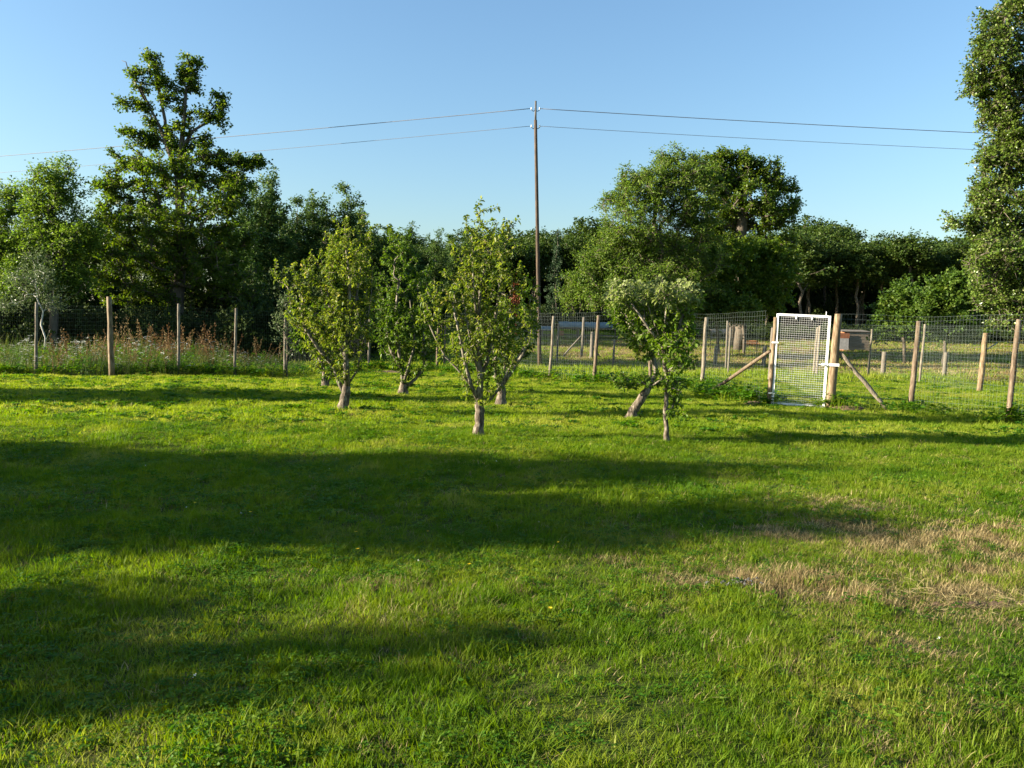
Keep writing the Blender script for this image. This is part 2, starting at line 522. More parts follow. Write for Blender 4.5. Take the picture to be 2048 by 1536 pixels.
def far_tree(name, label, cat, base, blobs, r, leaf_mat, bark_mat, trunk_top=0.75, n_tips=150, per_tip=110, clump=0.38,
             leaf=(0.09, 0.14), group=None, trunk_r=None, flat=0.6, trunk_paths=None, aspect=0.42, seg=0.6, limbs=True, droop=0.0, twigs=False):
    """large tree: tapered trunk, branches to every tip, clumps of leaves round the tips"""
    base = np.asarray(base, float)
    t = thing(name, label, cat, base, group)
    cs = np.array([b[0] for b in blobs])
    top = cs[:, 2].max()
    wgt = np.array([b[1].prod() for b in blobs])
    cen = (cs * wgt[:, None]).sum(0) / wgt.sum()
    if trunk_paths is None:
        hh = base[2] + (top - base[2]) * trunk_top
        k = 8
        s = np.linspace(0, 1, k)
        tp = base[None] + (np.array([cen[0], cen[1], hh]) - base)[None] * s[:, None]
        tp[1:-1, :2] += r.normal(size=(k - 2, 2)) * 0.012 * (hh - base[2])
        tp[0, 2] -= 0.15
        trunk_paths = [tp]
    tips = in_blobs(blobs, n_tips, r)
    P, par, paths, bn = grow(trunk_paths, tips, r, seg, 0.25, first=2)
    rad = radii_of(par, 0.012, 2.2, len(P))
    if trunk_r:
        rad = rad * (trunk_r / rad[0])
        rad = np.maximum(rad, 0.008)
    tb = MB()
    for ids in paths[:1]:
        tb.tube(P[ids], rad[ids], 9)
    tb.build("trunk", bark_mat, t, True)
    bb = MB()
    for ids in paths[1:]:
        rr = rad[ids].copy()
        rr[0] = min(rr[0], rr[1] * 1.2)
        if rr[1] > 0.5 * rad[-1]:
            bb.tube(P[ids], rr, 5, cap=False)
    if bb.n and limbs:
        tag(bb.build("branches", bark_mat, t, True), kind="stuff")
    # leaves sit along short twigs that fan out from every branch end
    O, DD, LL = [], [], []
    for ids in paths[len(trunk_paths):]:
        tip = P[ids[-1]]
        dt = unit(tip - P[ids[-2]])
        m_ = 7
        O.append(np.repeat(tip[None], m_, 0)); DD.append(dt * 0.55 + r.normal(size=(m_, 3)) * 0.62 + np.array([0, 0, 0.12])); LL.append(np.full(m_, r.uniform(0.75, 1.3)))
        mid = P[ids[max(1, len(ids) // 2)]]
        O.append(np.repeat(mid[None], 3, 0)); DD.append(dt * 0.4 + r.normal(size=(3, 3)) * 0.7); LL.append(np.full(3, 0.85))
    O = np.concatenate(O); DD = unit(np.concatenate(DD)); LL = np.concatenate(LL) * clump * r.uniform(1.3, 2.9, len(O))
    DD[:, 2] *= flat + 0.25
    sagv = droop + 0.12
    if twigs:
        tw = MB()
        for o_, d_, l_ in zip(O, DD, LL):
            tw.tube([o_, o_ + d_ * l_ * 0.55 - [0, 0, sagv * l_ * 0.12], o_ + d_ * l_ * 0.98 - [0, 0, sagv * l_ * 0.4]], [0.011, 0.007, 0.004], 3, False)
        tag(tw.build("twigs", bark_mat, t), kind="stuff")
    per = max(3, int(per_tip / 8))
    cnt_ = r.poisson(per * np.clip(LL / LL.mean(), 0.4, 1.8))
    ix = np.repeat(np.arange(len(O)), cnt_)
    k = len(ix)
    s_ = r.random(k) ** 0.7
    C = O[ix] + DD[ix] * (LL[ix] * s_)[:, None]
    C[:, 2] -= sagv * LL[ix] * s_ * s_ * 0.4
    C += r.normal(size=(k, 3)) * leaf[1] * 0.42
    A = DD[ix] * 0.5 + rand_dirs(r, k)
    A[:, 2] = A[:, 2] * 0.7 - 0.15
    tv = np.clip(r.normal(0.5, 0.15, len(O))[ix] + r.normal(0, 0.18, k), 0, 1)
    keep_ = C[:, 2] > base[2] + 0.15
    C, A, tv = C[keep_], A[keep_], tv[keep_]
    k = len(C)
    N = rand_dirs(r, k)
    N[:, 2] = np.abs(N[:, 2]) + 0.25
    L = r.uniform(leaf[0], leaf[1], k)
    V, T, nv = leaf_arrays(C, A, N, L, L * aspect)
    vv = tv
    tag(tri_object("crown", V, T, np.repeat(vv, nv), leaf_mat, t), kind="stuff")
    return t


def fruit_tree(name, label, dist, trunk, limbs, blobs, r, leaf_mat, n_tips=170, leafL=(0.05, 0.085), asp=0.27, trunk_r=0.07,
               step=0.028, per=(3, 7), wob=0.08, grey_from=None, shoots=(), depth=0.95, group=None, twig=0.0035, spurs=5.5, lift=(0.1, 0.3), slim=0.9):
    """orchard tree close by: trunk, each main limb, twigs and single arched leaves"""
    tp = px_path(trunk, dist)
    base = tp[0].copy()
    g = float(hgt(base[0], base[1]))
    tp[0, 2] = g - 0.04
    t = thing(name, label, "fruit tree", (base[0], base[1], g), group)
    tpaths = [tp]
    for lm in limbs:
        q = px_path(lm, dist, r, wob)
        tpaths.append(q)
    bl = px_blobs([(px, py, rx * slim, ry) for (px, py, rx, ry) in blobs], dist, r, depth, 0.5)
    tips = in_blobs(bl, n_tips, r, 0.5)
    if shoots:
        tips = np.concatenate([tips, np.array([at(px, py, dist + r.normal() * 0.25) for px, py in shoots])])
    spur = []
    for q in tpaths[1:]:
        for _ in range(int(spurs * len(q))):
            j = r.integers(1, len(q))
            p_ = q[j - 1] + (q[j] - q[j - 1]) * r.random()
            spur.append(p_ + np.array([r.normal() * 0.10, r.normal() * 0.10, abs(r.normal()) * 0.07 + 0.02]))
    q_ = in_blobs(bl, int(n_tips * 0.32), r, 0.35)
    q_[:, 2] += r.uniform(lift[0], lift[1], len(q_))
    tips = np.concatenate([tips, q_])
    if spur:
        tips = np.concatenate([tips, np.array(spur)])
    P, par, paths, bn = grow(tpaths, tips, r, 0.09, 0.45, first=max(1, len(tp) - 2))
    rad = radii_of(par, twig, 2.35, len(P))
    f = trunk_r / rad[0]
    nt_ = len(tp)
    r0_ = rad[0]
    rad[nt_:] *= 1 + (f - 1) * 0.4 * np.clip((rad[nt_:] - 0.008) / (0.6 * r0_ - 0.008), 0, 1)
    rad[:nt_] *= f * np.linspace(1, 0.85, nt_)
    for k, ids in enumerate(paths[:len(tpaths)]):
        b = MB()
        pp = P[ids]
        rr = rad[ids].copy()
        if k == 0:
            rr[0] *= 1.4
            kk = np.linspace(0, len(ids) - 1, len(ids) * 3 - 2)
            pp = np.stack([np.interp(kk, range(len(ids)), pp[:, c]) for c in range(3)], 1)
            rr = np.interp(kk, range(len(ids)), rr)
            pp[1:-1] += r.normal(size=(len(pp) - 2, 3)) * 0.006
            rr *= r.uniform(0.94, 1.08, len(rr))
        else:
            rr[0] = min(rr[0], rr[1] * 1.25)
        b.tube(pp, rr, 10 if k == 0 else 7)
        b.build("trunk" if k == 0 else "limb", M['bark' if k == 0 else 'pale_bark'], t, True)
    b = MB()
    C, A, TW = [], [], []
    for ids in paths[len(tpaths):]:
        rr = rad[ids].copy()
        rr[0] = min(rr[0], rr[1] * 1.2)
        b.tube(P[ids], rr, 4, cap=False)
        seglen = np.linalg.norm(np.diff(P[ids], axis=0), axis=1)
        tot = seglen.sum()
        cum = np.concatenate([[0], np.cumsum(seglen)])
        for s in np.arange(0.03, tot + 0.001, step):
            if r.random() < 0.12:
                continue
            q = np.array([np.interp(s, cum, P[ids][:, c]) for c in range(3)])
            if np.interp(s, cum, rr) > 0.011:
                continue
            tdir = unit(P[ids[min(len(ids) - 1, int(np.searchsorted(cum, s)))]] - P[ids[max(0, int(np.searchsorted(cum, s)) - 1)]] + 1e-6)
            m_ = r.integers(per[0], per[1])
            C.append(np.repeat(q[None], m_, 0) + r.normal(size=(m_, 3)) * 0.008)
            a = rand_dirs(r, m_) * 0.85 + tdir * 0.6 + np.array([0, 0, 0.15])
            A.append(a)
    tag(b.build("twigs", M['pale_bark'], t, True), kind="stuff")
    C = np.concatenate(C)
    A = unit(np.concatenate(A))
    k = len(C)
    N = rand_dirs(r, k) * 0.6 + np.array([-0.1, 0, 0.8])
    L = r.uniform(leafL[0], leafL[1], k)
    V, T, nv = leaf_arrays(C + A * 0.012, A, N, L, L * asp, r.uniform(0.1, 0.85, k))
    vv = np.clip(r.normal(0.42, 0.2, k), 0, 1)
    if grey_from is not None:
        vv = np.clip(r.normal(0.28, 0.13, k), 0, 0.5)
        g_ = smooth(grey_from[0], grey_from[1], C[:, 2] + r.normal(size=k) * 0.15)
        vv = vv * (1 - g_) + g_ * np.clip(r.normal(0.8, 0.15, k), 0.5, 1)
    tag(tri_object("crown", V, T, np.repeat(vv, nv), leaf_mat, t), kind="stuff")
    return t, P, rad


# ================================================================ THE SETTING
xs = np.concatenate([[-1500, -600, -250, -120], np.arange(-75, 75.1, 1.0), [120, 250, 600, 1500]])
ys = np.concatenate([[-400, -120, -50], np.arange(-25, 110.1, 1.0), [140, 250, 600, 1800]])
GX, GY = np.meshgrid(xs, ys)
GZ = hgt(GX, GY)
nx, ny = len(xs), len(ys)
gb = MB()
gb.v.append(np.stack([GX, GY, GZ], -1).reshape(-1, 3))
gb.n = nx * ny
gb.f = [(j * nx + i, j * nx + i + 1, (j + 1) * nx + i + 1, (j + 1) * nx + i) for j in range(ny - 1) for i in range(nx - 1)]
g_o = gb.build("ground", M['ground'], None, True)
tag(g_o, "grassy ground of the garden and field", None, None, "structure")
dryv = (smooth(30, 36, GY) * smooth(1, 4, GX) * (1 - smooth(66, 74, GY))).ravel()
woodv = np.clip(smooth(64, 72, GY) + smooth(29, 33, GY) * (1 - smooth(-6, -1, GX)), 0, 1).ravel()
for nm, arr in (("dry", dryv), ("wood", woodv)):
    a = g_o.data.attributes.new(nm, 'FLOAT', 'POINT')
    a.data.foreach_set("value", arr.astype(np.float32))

# ================================================================ GRASS (instanced tufts)
def tuft(name, mat, blades, h, spread, width, lean, r, segs=3, flat_tip=False):
    V, T = [], []
    n0 = 0
    for _ in range(blades):
        a = r.random() * 2 * math.pi
        rad = spread * math.sqrt(r.random())
        p = np.array([math.cos(a) * rad, math.sin(a) * rad, -0.01])
        hd = r.random() * 2 * math.pi
        side = np.array([-math.sin(hd), math.cos(hd), 0])
        out = np.array([math.cos(hd), math.sin(hd), 0])
        hh = h * r.uniform(0.55, 1.15)
        ln = lean * r.uniform(0.2, 1.3)
        w = width * r.uniform(0.7, 1.2)
        for s in range(segs):
            f_ = s / segs
            c = p + out * hh * ln * f_ ** 1.8 + np.array([0, 0, hh * (f_ - 0.25 * ln * f_ * f_)])
            ww = w * (1 - 0.55 * f_)
            V += [c - side * ww, c + side * ww]
        V.append(p + out * hh * ln + np.array([0, 0, hh * (1 - 0.25 * ln)]))
        for s in range(segs - 1):
            b = n0 + 2 * s
            T += [(b, b + 1, b + 3), (b, b + 3, b + 2)]
        b = n0 + 2 * (segs - 1)
        T.append((b, b + 1, b + 2))
        n0 += 2 * segs + 1
    return tri_object(name, np.array(V), np.array(T), None, mat, None, link=False)


def leafy(name, mat, stems, h, spread, leafL, r, asp=0.42, trefoil=False):
    """low broad-leaved plant such as clover or plantain"""
    C, A, N, L = [], [], [], []
    for _ in range(stems):
        a = r.random() * 2 * math.pi
        rad = spread * math.sqrt(r.random())
        p = np.array([math.cos(a) * rad, math.sin(a) * rad, h * r.uniform(0.35, 1.0)])
        m_ = 3 if trefoil else 1
        a0 = r.random() * 6.28
        for q in range(m_):
            aa = a0 + q * 2.094
            C.append(p)
            A.append([math.cos(aa), math.sin(aa), r.uniform(-0.2, 0.5)])
            N.append([r.normal() * 0.3, r.normal() * 0.3, 1])
            L.append(leafL * r.uniform(0.7, 1.2))
    V, T, nv = leaf_arrays(np.array(C), np.array(A, float), np.array(N, float), np.array(L), np.array(L) * asp)
    return tri_object(name, V, T, None, mat, None, link=False)


def stalks(name, r, kind):
    """tall meadow plants: dock seed stalk, wild carrot, grass flower"""
    b = MB()
    if kind == 'dock':
        for _ in range(3):
            o = np.array([r.normal() * 0.06, r.normal() * 0.06, 0])
            hh = r.uniform(0.8, 1.15)
            ln = np.array([r.normal() * 0.12 + 0.12, r.normal() * 0.1, 0])
            pts = [o + ln * s * s + np.array([0, 0, hh * s]) for s in np.linspace(0, 1, 5)]
            b.tube(pts, [0.005, 0.005, 0.004, 0.003, 0.002], 3, False)
            for s in np.linspace(0.45, 1, 26):
                c = o + ln * s * s + np.array([0, 0, hh * s]) + r.normal(size=3) * 0.018
                d = rand_dirs(r, 1)[0] * 0.022
                e = rand_dirs(r, 1)[0] * 0.016
                b.add([c - d, c + e, c + d, c - e], [(0, 1, 2, 3)])
        return b.build(name, M['dock'], None, link=False)
    if kind == 'umbel':
        for _ in range(3):
            o = np.array([r.normal() * 0.15, r.normal() * 0.15, r.uniform(0.45, 0.8)])
            for _2 in range(9):
                c = o + np.array([r.normal() * 0.022, r.normal() * 0.022, r.normal() * 0.004])
                a = r.random() * 3.14
                d = np.array([math.cos(a), math.sin(a), 0.1]) * 0.014
                e = np.array([-math.sin(a), math.cos(a), 0.1]) * 0.014
                b.add([c - d, c + e, c + d, c - e], [(0, 1, 2, 3)])
        return b.build(name, M['umbel'], None, link=False)
    if kind == 'yellow':
        for _ in range(6):
            a = _ * 1.047
            d = np.array([math.cos(a), math.sin(a), 0.25]) * 0.011
            e = np.array([-math.sin(a), math.cos(a), 0]) * 0.006
            c = np.array([0, 0, 0.085])
            b.add([c, c + d * 0.6 + e, c + d, c + d * 0.6 - e], [(0, 1, 2, 3)])
        return b.build(name, M['yellow_petal'], None, link=False)
    if kind == 'white':
        for _ in range(8):
            c = np.array([0, 0, 0.06]) + r.normal(size=3) * 0.003
            d = rand_dirs(r, 1)[0] * 0.003
            e = rand_dirs(r, 1)[0] * 0.003
            b.add([c - d, c + e, c + d, c - e], [(0, 1, 2, 3)])
        return b.build(name, M['umbel'], None, link=False)


def scatter(name, label, pts, rot, scl, pick, protos):
    """one object whose points carry instanced plants"""
    col = bpy.data.collections.new(name + "_plants")
    for i, p in enumerate(protos):
        p.name = "%s_plant_%s" % (name, chr(97 + i))
        col.objects.link(p)
    me = bpy.data.meshes.new(name)
    me.vertices.add(len(pts))
    me.vertices.foreach_set("co", np.asarray(pts, np.float32).ravel())
    a = me.attributes.new("turn", 'FLOAT_VECTOR', 'POINT'); a.data.foreach_set("vector", np.asarray(rot, np.float32).ravel())
    a = me.attributes.new("size", 'FLOAT_VECTOR', 'POINT'); a.data.foreach_set("vector", np.asarray(scl, np.float32).ravel())
    a = me.attributes.new("pick", 'INT', 'POINT'); a.data.foreach_set("value", np.asarray(pick, np.int32))
    me.update()
    o = bpy.data.objects.new(name, me)
    COL.objects.link(o)
    ng = bpy.data.node_groups.new(name + "_scatter", 'GeometryNodeTree')
    ng.interface.new_socket("Geometry", in_out='INPUT', socket_type='NodeSocketGeometry')
    ng.interface.new_socket("Geometry", in_out='OUTPUT', socket_type='NodeSocketGeometry')
    N_, L_ = ng.nodes, ng.links
    gi = N_.new("NodeGroupInput"); go = N_.new("NodeGroupOutput")
    iop = N_.new("GeometryNodeInstanceOnPoints")
    ci = N_.new("GeometryNodeCollectionInfo")
    ci.inputs["Collection"].default_value = col
    ci.inputs["Separate Children"].default_value = True
    ci.inputs["Reset Children"].default_value = True

    def named(nm, ty):
        q = N_.new("GeometryNodeInputNamedAttribute")
        q.data_type = ty
        q.inputs["Name"].default_value = nm
        return q.outputs["Attribute"]
    e2r = N_.new("FunctionNodeEulerToRotation")
    L_.new(gi.outputs[0], iop.inputs["Points"])
    L_.new(ci.outputs[0], iop.inputs["Instance"])
    iop.inputs["Pick Instance"].default_value = True
    L_.new(named("pick", 'INT'), iop.inputs["Instance Index"])
    L_.new(named("turn", 'FLOAT_VECTOR'), e2r.inputs[0])
    L_.new(e2r.outputs[0], iop.inputs["Rotation"])
    L_.new(named("size", 'FLOAT_VECTOR'), iop.inputs["Scale"])
    L_.new(iop.outputs[0], go.inputs[0])
    md = o.modifiers.new("scatter", 'NODES')
    md.node_group = ng
    tag(o, label, None, None, "stuff")
    return o


def vnoise(x, y, s, seed):
    """cheap smooth noise in -1..1"""
    q = np.random.default_rng(seed)
    out = np.zeros_like(x)
    for k in range(5):
        a = q.random() * 6.28
        f_ = (0.6 + 0.5 * k) / s
        out += np.sin((x * math.cos(a) + y * math.sin(a)) * f_ + q.random() * 6.28 + 1.5 * np.sin((x * math.sin(a) - y * math.cos(a)) * f_ * 0.7))
    return out / 3.2


def dryness(x, y):
    """straw-coloured worn ground at the right of the foreground"""
    d = np.zeros_like(x)
    for (cx, cy, rx, ry, a) in ((2.7, 4.95, 0.95, 0.36, 1.25), (1.75, 5.2, 0.9, 0.34, 0.9), (2.9, 6.4, 1.3, 0.55, 0.95), (4.0, 6.3, 1.0, 0.9, 1.0), (2.4, 5.7, 0.9, 0.4, 0.6),
                                (2.15, 4.15, 0.45, 0.25, 0.8), (3.3, 4.6, 0.8, 0.35, 1.0), (1.1, 5.6, 0.7, 0.25, 0.5), (3.2, 7.6, 1.0, 0.5, 0.45), (2.2, 3.6, 0.6, 0.3, 0.15),
                                (2.9, 5.6, 1.6, 1.2, 0.3), (-0.9, 5.0, 0.5, 0.3, 0.3), (-3.3, 6.9, 0.8, 0.5, 0.2), (3.3, 5.4, 0.6, 0.5, 0.9)):
        d = np.maximum(d, a * np.exp(-(((x - cx) / rx) ** 2 + ((y - cy) / ry) ** 2)))
    d = d * np.clip(0.72 + 0.55 * vnoise(x, y, 0.22, 6) + 0.3 * vnoise(x, y, 0.09, 8), 0.1, 1.3)
    return np.clip(d + 0.10 * vnoise(x, y, 0.3, 5), 0, 1)


FENCE_LEFT_Y = 23.3


def inside_lawn(x, y):
    lim = np.interp(x, [-30, -17, -11.1, -8.2, -6.9, -5.0, -2.6, 1.2, 5.3, 5.7, 6.8, 8.6, 9.4, 12], [22.4, 22.8, 23.0, 24.4, 25.0, 29.0, 29.2, 25.3, 23, 22, 30, 28, 28, 28])
    return y < lim


r1 = np.random.default_rng(11)
near_protos = [tuft("t", M['grass'], 13, 0.075, 0.045, 0.0021, 0.55, r1), tuft("t", M['grass'], 11, 0.10, 0.04, 0.0023, 0.75, r1), tuft("t", M['grass'], 15, 0.055, 0.05, 0.0018, 0.5, r1),
               tuft("t", M['straw'], 14, 0.07, 0.05, 0.0016, 0.9, r1), tuft("t", M['straw'], 15, 0.045, 0.065, 0.0016, 2.2, r1),
               leafy("t", M['clover'], 12, 0.05, 0.05, 0.012, r1, 0.5, True), leafy("t", M['clover'], 6, 0.045, 0.04, 0.036, r1, 0.26)]


def zone(y0, y1, dens, r, wide=1.32, pad=1.0):
    k = int(dens * (y1 - y0) * (wide * (y0 + y1) / 2 + 2 * pad))
    y = np.sqrt(r.random(k) * (y1 ** 2 - y0 ** 2) + y0 ** 2)
    x = (r.random(k) - 0.5) * (wide * y + 2 * pad)
    return x, y


def place(x, y, r, sc):
    k = len(x)
    pts = np.stack([x, y, hgt(x, y)], 1)
    rot = np.stack([r.normal(size=k) * 0.12, r.normal(size=k) * 0.12, r.random(k) * 6.283], 1)
    return pts, rot, sc


def lawn_scatter(name, label, y0, y1, dens, protos, r, size, clov=0.09, wide=1.0):
    x, y = zone(y0, y1, dens, r)
    keep = inside_lawn(x, y)
    d = dryness(x, y)
    keep &= r.random(len(x)) > d * 0.12
    x, y, d = x[keep], y[keep], d[keep]
    k = len(x)
    pick = r.choice(3, size=k, p=[0.45, 0.25, 0.30])
    bl = vnoise(x, y, 0.5, 21)
    cl = r.random(k) < np.clip(clov * (1.1 + 1.6 * bl) * (1 + 1.2 * smooth(0.5, -3, x)), 0, 0.7)
    pick[cl] = r.choice([5, 6], size=cl.sum(), p=[0.75, 0.25])
    dr = r.random(k) < np.clip(d * 1.15 + 0.05 + 0.09 * np.clip(vnoise(x, y, 0.8, 55), 0, 1), 0, 0.95)
    pick[dr] = r.choice([3, 4], size=dr.sum())
    tall = 0.85 + 0.42 * vnoise(x, y, 0.28, 31) + 0.25 * vnoise(x, y, 1.2, 33)
    s = size * r.uniform(0.75, 1.25, k)
    sz = s * np.clip(tall, 0.7, 1.6) * np.where(pick >= 5, 1, np.where(pick >= 3, 1 + 0.15 * d, 1 - 0.45 * d))
    pts, rot, _ = place(x, y, r, None)
    return scatter(name, label, pts, rot, np.stack([s * wide, s * wide, sz], 1), pick, protos)


lawn_scatter("foreground_grass", "short lawn grass with clover and straw in the foreground", 2.3, 6.5, 1250, near_protos, r1, 0.95)
mid_protos = [tuft("t", M['grass'], 15, 0.075, 0.06, 0.0034, 0.6, r1, 2), tuft("t", M['grass'], 13, 0.095, 0.06, 0.0034, 0.75, r1, 2), tuft("t", M['grass'], 17, 0.055, 0.07, 0.003, 0.55, r1, 2),
              tuft("t", M['straw'], 14, 0.07, 0.06, 0.0026, 0.9, r1, 2), tuft("t", M['straw'], 14, 0.05, 0.07, 0.0026, 1.8, r1, 2),
              leafy("t", M['clover'], 12, 0.05, 0.07, 0.018, r1, 0.5, True), leafy("t", M['clover'], 7, 0.045, 0.06, 0.042, r1, 0.28)]
lawn_scatter("middle_grass", "mown lawn grass across the middle of the garden", 6.5, 13.0, 560, mid_protos, r1, 0.95, 0.06)
far_protos = [tuft("t", M['grass_far'], 18, 0.08, 0.12, 0.0062, 0.6, r1, 2), tuft("t", M['grass_far'], 16, 0.10, 0.11, 0.006, 0.7, r1, 2), tuft("t", M['grass_far'], 20, 0.06, 0.13, 0.0058, 0.6, r1, 2),
              tuft("t", M['straw'], 12, 0.06, 0.11, 0.005, 1.0, r1, 2), tuft("t", M['straw'], 12, 0.05, 0.11, 0.005, 1.4, r1, 2),
              leafy("t", M['clover'], 12, 0.06, 0.11, 0.05, r1, 0.5, True), leafy("t", M['clover'], 9, 0.06, 0.10, 0.08, r1, 0.35)]
lawn_scatter("far_grass", "lawn grass between the orchard trees and the fence", 13.0, 30.5, 210, far_protos, r1, 0.85, 0.03)

# small flowers in the lawn
fx, fy = zone(3.4, 10, 0.6, r1)
fpick = (r1.random(len(fx)) < 0.45).astype(int)
keep = (fx < 0.8) | (r1.random(len(fx)) < 0.25)
fx, fy, fpick = fx[keep], fy[keep], fpick[keep]
pts, rot, _ = place(fx, fy, r1, None)
scatter("lawn_flowers", "tiny yellow and white flowers dotted in the lawn", pts, rot, np.repeat(r1.uniform(0.8, 1.4, (len(fx), 1)), 3, 1), fpick, [stalks("t", r1, 'yellow'), stalks("t", r1, 'white')])

# unmown meadow behind the left part of the fence
k = 5200
mx_ = r1.uniform(-26, -5.5, k); my_ = r1.uniform(22.8, 31, k)
keep = ~inside_lawn(mx_, my_ - 0.2)
mx_, my_ = mx_[keep], my_[keep]
mead = [tuft("t", M['tall_grass'], 14, 0.62, 0.14, 0.006, 0.35, r1), tuft("t", M['tall_grass'], 12, 0.8, 0.12, 0.0055, 0.45, r1), leafy("t", M['clover'], 26, 0.5, 0.2, 0.09, r1, 0.3),
        stalks("t", r1, 'dock'), stalks("t", r1, 'umbel')]
pk = r1.choice(3, size=len(mx_), p=[0.45, 0.3, 0.25])
q = r1.random(len(mx_))
pk[(q < 0.10) & (mx_ < -8.6) & (mx_ > -14)] = 3
pk[(q > 0.80) & (mx_ < -7.5)] = 4
sz = r1.uniform(0.55, 1.15, len(mx_)) * np.interp(mx_, [-14, -10.5, -9, -8, -6], [1, 1.05, 0.75, 0.5, 0.35]) * (1 + 0.35 * vnoise(mx_, my_, 0.7, 71)) * np.interp(my_, [22.8, 24, 26], [0.7, 0.9, 1.1])
pts, rot, _ = place(mx_, my_, r1, None)
scatter("meadow_grass", "tall rough meadow of grass, brown dock and white umbels behind the fence", pts, rot, np.repeat(sz[:, None], 3, 1), pk, mead)

# weeds along the fence feet
wx, wy = [], []
for (x0, y0, x1, y1, k) in ((-6.9, 25.2, -5.0, 29.2, 90), (-5, 29.2, -2.6, 29.4, 110), (-2.6, 29.4, 1.2, 25.6, 200), (1.2, 25.6, 2.4, 24.1, 90), (2.4, 24.1, 5.2, 23.0, 150), (5.2, 23, 5.6, 18.6, 200), (4.6, 20.5, 5.6, 18.8, 120),
                            (6.9, 17.9, 9.4, 15.6, 70), (-17, 22.9, -6.9, 25.0, 500)):
    s = r1.random(k)
    wx.append(x0 + (x1 - x0) * s + r1.normal(size=k) * 0.22); wy.append(y0 + (y1 - y0) * s + r1.normal(size=k) * 0.25)
wx = np.concatenate(wx); wy = np.concatenate(wy)
for (x0, y0) in [(5.67, 18.1), (6.86, 17.7), (8.57, 17.65), (9.4, 15.55)]:
    a_ = r1.random(16) * 6.28; q_ = r1.uniform(0.06, 0.26, 16)
    wx = np.concatenate([wx, x0 + np.cos(a_) * q_]); wy = np.concatenate([wy, y0 + np.sin(a_) * q_])
weeds = [tuft("t", M['grass_far'], 12, 0.30, 0.12, 0.006, 0.5, r1), leafy("t", M['clover'], 22, 0.22, 0.16, 0.10, r1, 0.4), leafy("t", M['clover'], 18, 0.34, 0.12, 0.08, r1, 0.35)]
pts, rot, _ = place(wx, wy, r1, None)
scatter("fence_weeds", "leafy weeds and long grass along the foot of the fence", pts, rot, np.repeat(r1.uniform(0.5, 1.2, (len(wx), 1)), 3, 1), r1.choice(3, size=len(wx)), weeds)

# rough field beyond the right part of the fence
k = 26000
fx = r1.uniform(-8, 36, k); fy = np.sqrt(r1.uniform(22.5 ** 2, 66 ** 2, k))
keep = ~inside_lawn(fx, fy) & (np.abs(fx) < fy * 0.75 + 3)
fx, fy = fx[keep], fy[keep]
dry = smooth(30, 35, fy) * smooth(-1, 3, fx)
band = (np.abs(fy - 31) < 1.6) | (fy > 60)
pk = np.where(r1.random(len(fx)) < dry * np.where(band, 0.2, 0.72), 1, 0)
hs = np.where(pk == 0, np.where(band, 1.6, 0.9), 0.9) * r1.uniform(0.7, 1.3, len(fx))
ws = 1.4 * r1.uniform(0.8, 1.2, len(fx))
pts, rot, _ = place(fx, fy, r1, None)
scatter("field_grass", "dry yellow and green grass of the field beyond the fence", pts, rot, np.stack([ws, ws, hs], 1), pk,
        [tuft("t", M['grass_far'], 18, 0.16, 0.20, 0.010, 0.6, r1, 2), tuft("t", M['straw'], 16, 0.12, 0.22, 0.010, 1.5, r1, 2)])

# ================================================================ FENCES
def wood_post(parent, base, top, rad, mat, r, name="post", sides=10, bend=0.012):
    b = MB()
    base = np.asarray(base, float); top = np.asarray(top, float)
    k = 7
    s = np.linspace(0, 1, k)
    pts = base[None] + (top - base)[None] * s[:, None]
    pts[1:-1, :2] += r.normal(size=(k - 2, 2)) * bend * 0.5
    pts[0] -= (top - base) / np.linalg.norm(top - base) * 0.12
    rr = rad * 0.82 * (1.08 - 0.16 * s) * r.uniform(0.93, 1.07, k)
    pts = np.concatenate([pts, pts[-1:] + np.array([[0, 0, 0.006]])])
    rr = np.concatenate([rr, [rr[-1] * 0.8]])
    b.tube(pts, rr, sides)
    return b.build(name, mat, parent, True)


def wire_panel(parent, a, b_, z0, z1, r, dv=0.075, dh=0.10, wr=0.0014, mat='wire', lean=0.0):
    """woven wire between two posts: upright and level wires, each real"""
    m = MB()
    a = np.asarray(a, float); b_ = np.asarray(b_, float)
    Ln = np.linalg.norm((b_ - a)[:2])
    nrm = np.array([-(b_ - a)[1], (b_ - a)[0], 0]) / Ln
    kx = max(2, int(Ln / dv))
    sag = lambda s: 0.03 * np.sin(s * math.pi) * r.uniform(0.7, 1.3)
    for i in range(kx):
        s = (i + 0.5) / kx
        p = a + (b_ - a) * s
        g = float(hgt(p[0], p[1]))
        q = nrm * 0.012 * math.sin(i * 1.7)
        m.tube([[p[0], p[1], g + z0], [p[0] + q[0], p[1] + q[1], g + (z0 + z1) / 2], [p[0] + lean * nrm[0], p[1] + lean * nrm[1], g + z1 + r.normal() * 0.004]], wr, 3, False)
    k = int((z1 - z0) / dh)
    for j in range(k + 1):
        z = z0 + (z1 - z0) * j / k
        pts = []
        ph = r.normal() * 0.012
        for s in np.linspace(0, 1, 6):
            p = a + (b_ - a) * s
            pts.append([p[0], p[1], float(hgt(p[0], p[1])) + z - ph * math.sin(s * math.pi)])
        m.tube(pts, wr * (1.9 if j in (k, k - 1, 2) else 1.25), 3, False)
    o = m.build("wire_mesh", M[mat], parent)
    return tag(o, kind="stuff")


r2 = np.random.default_rng(23)


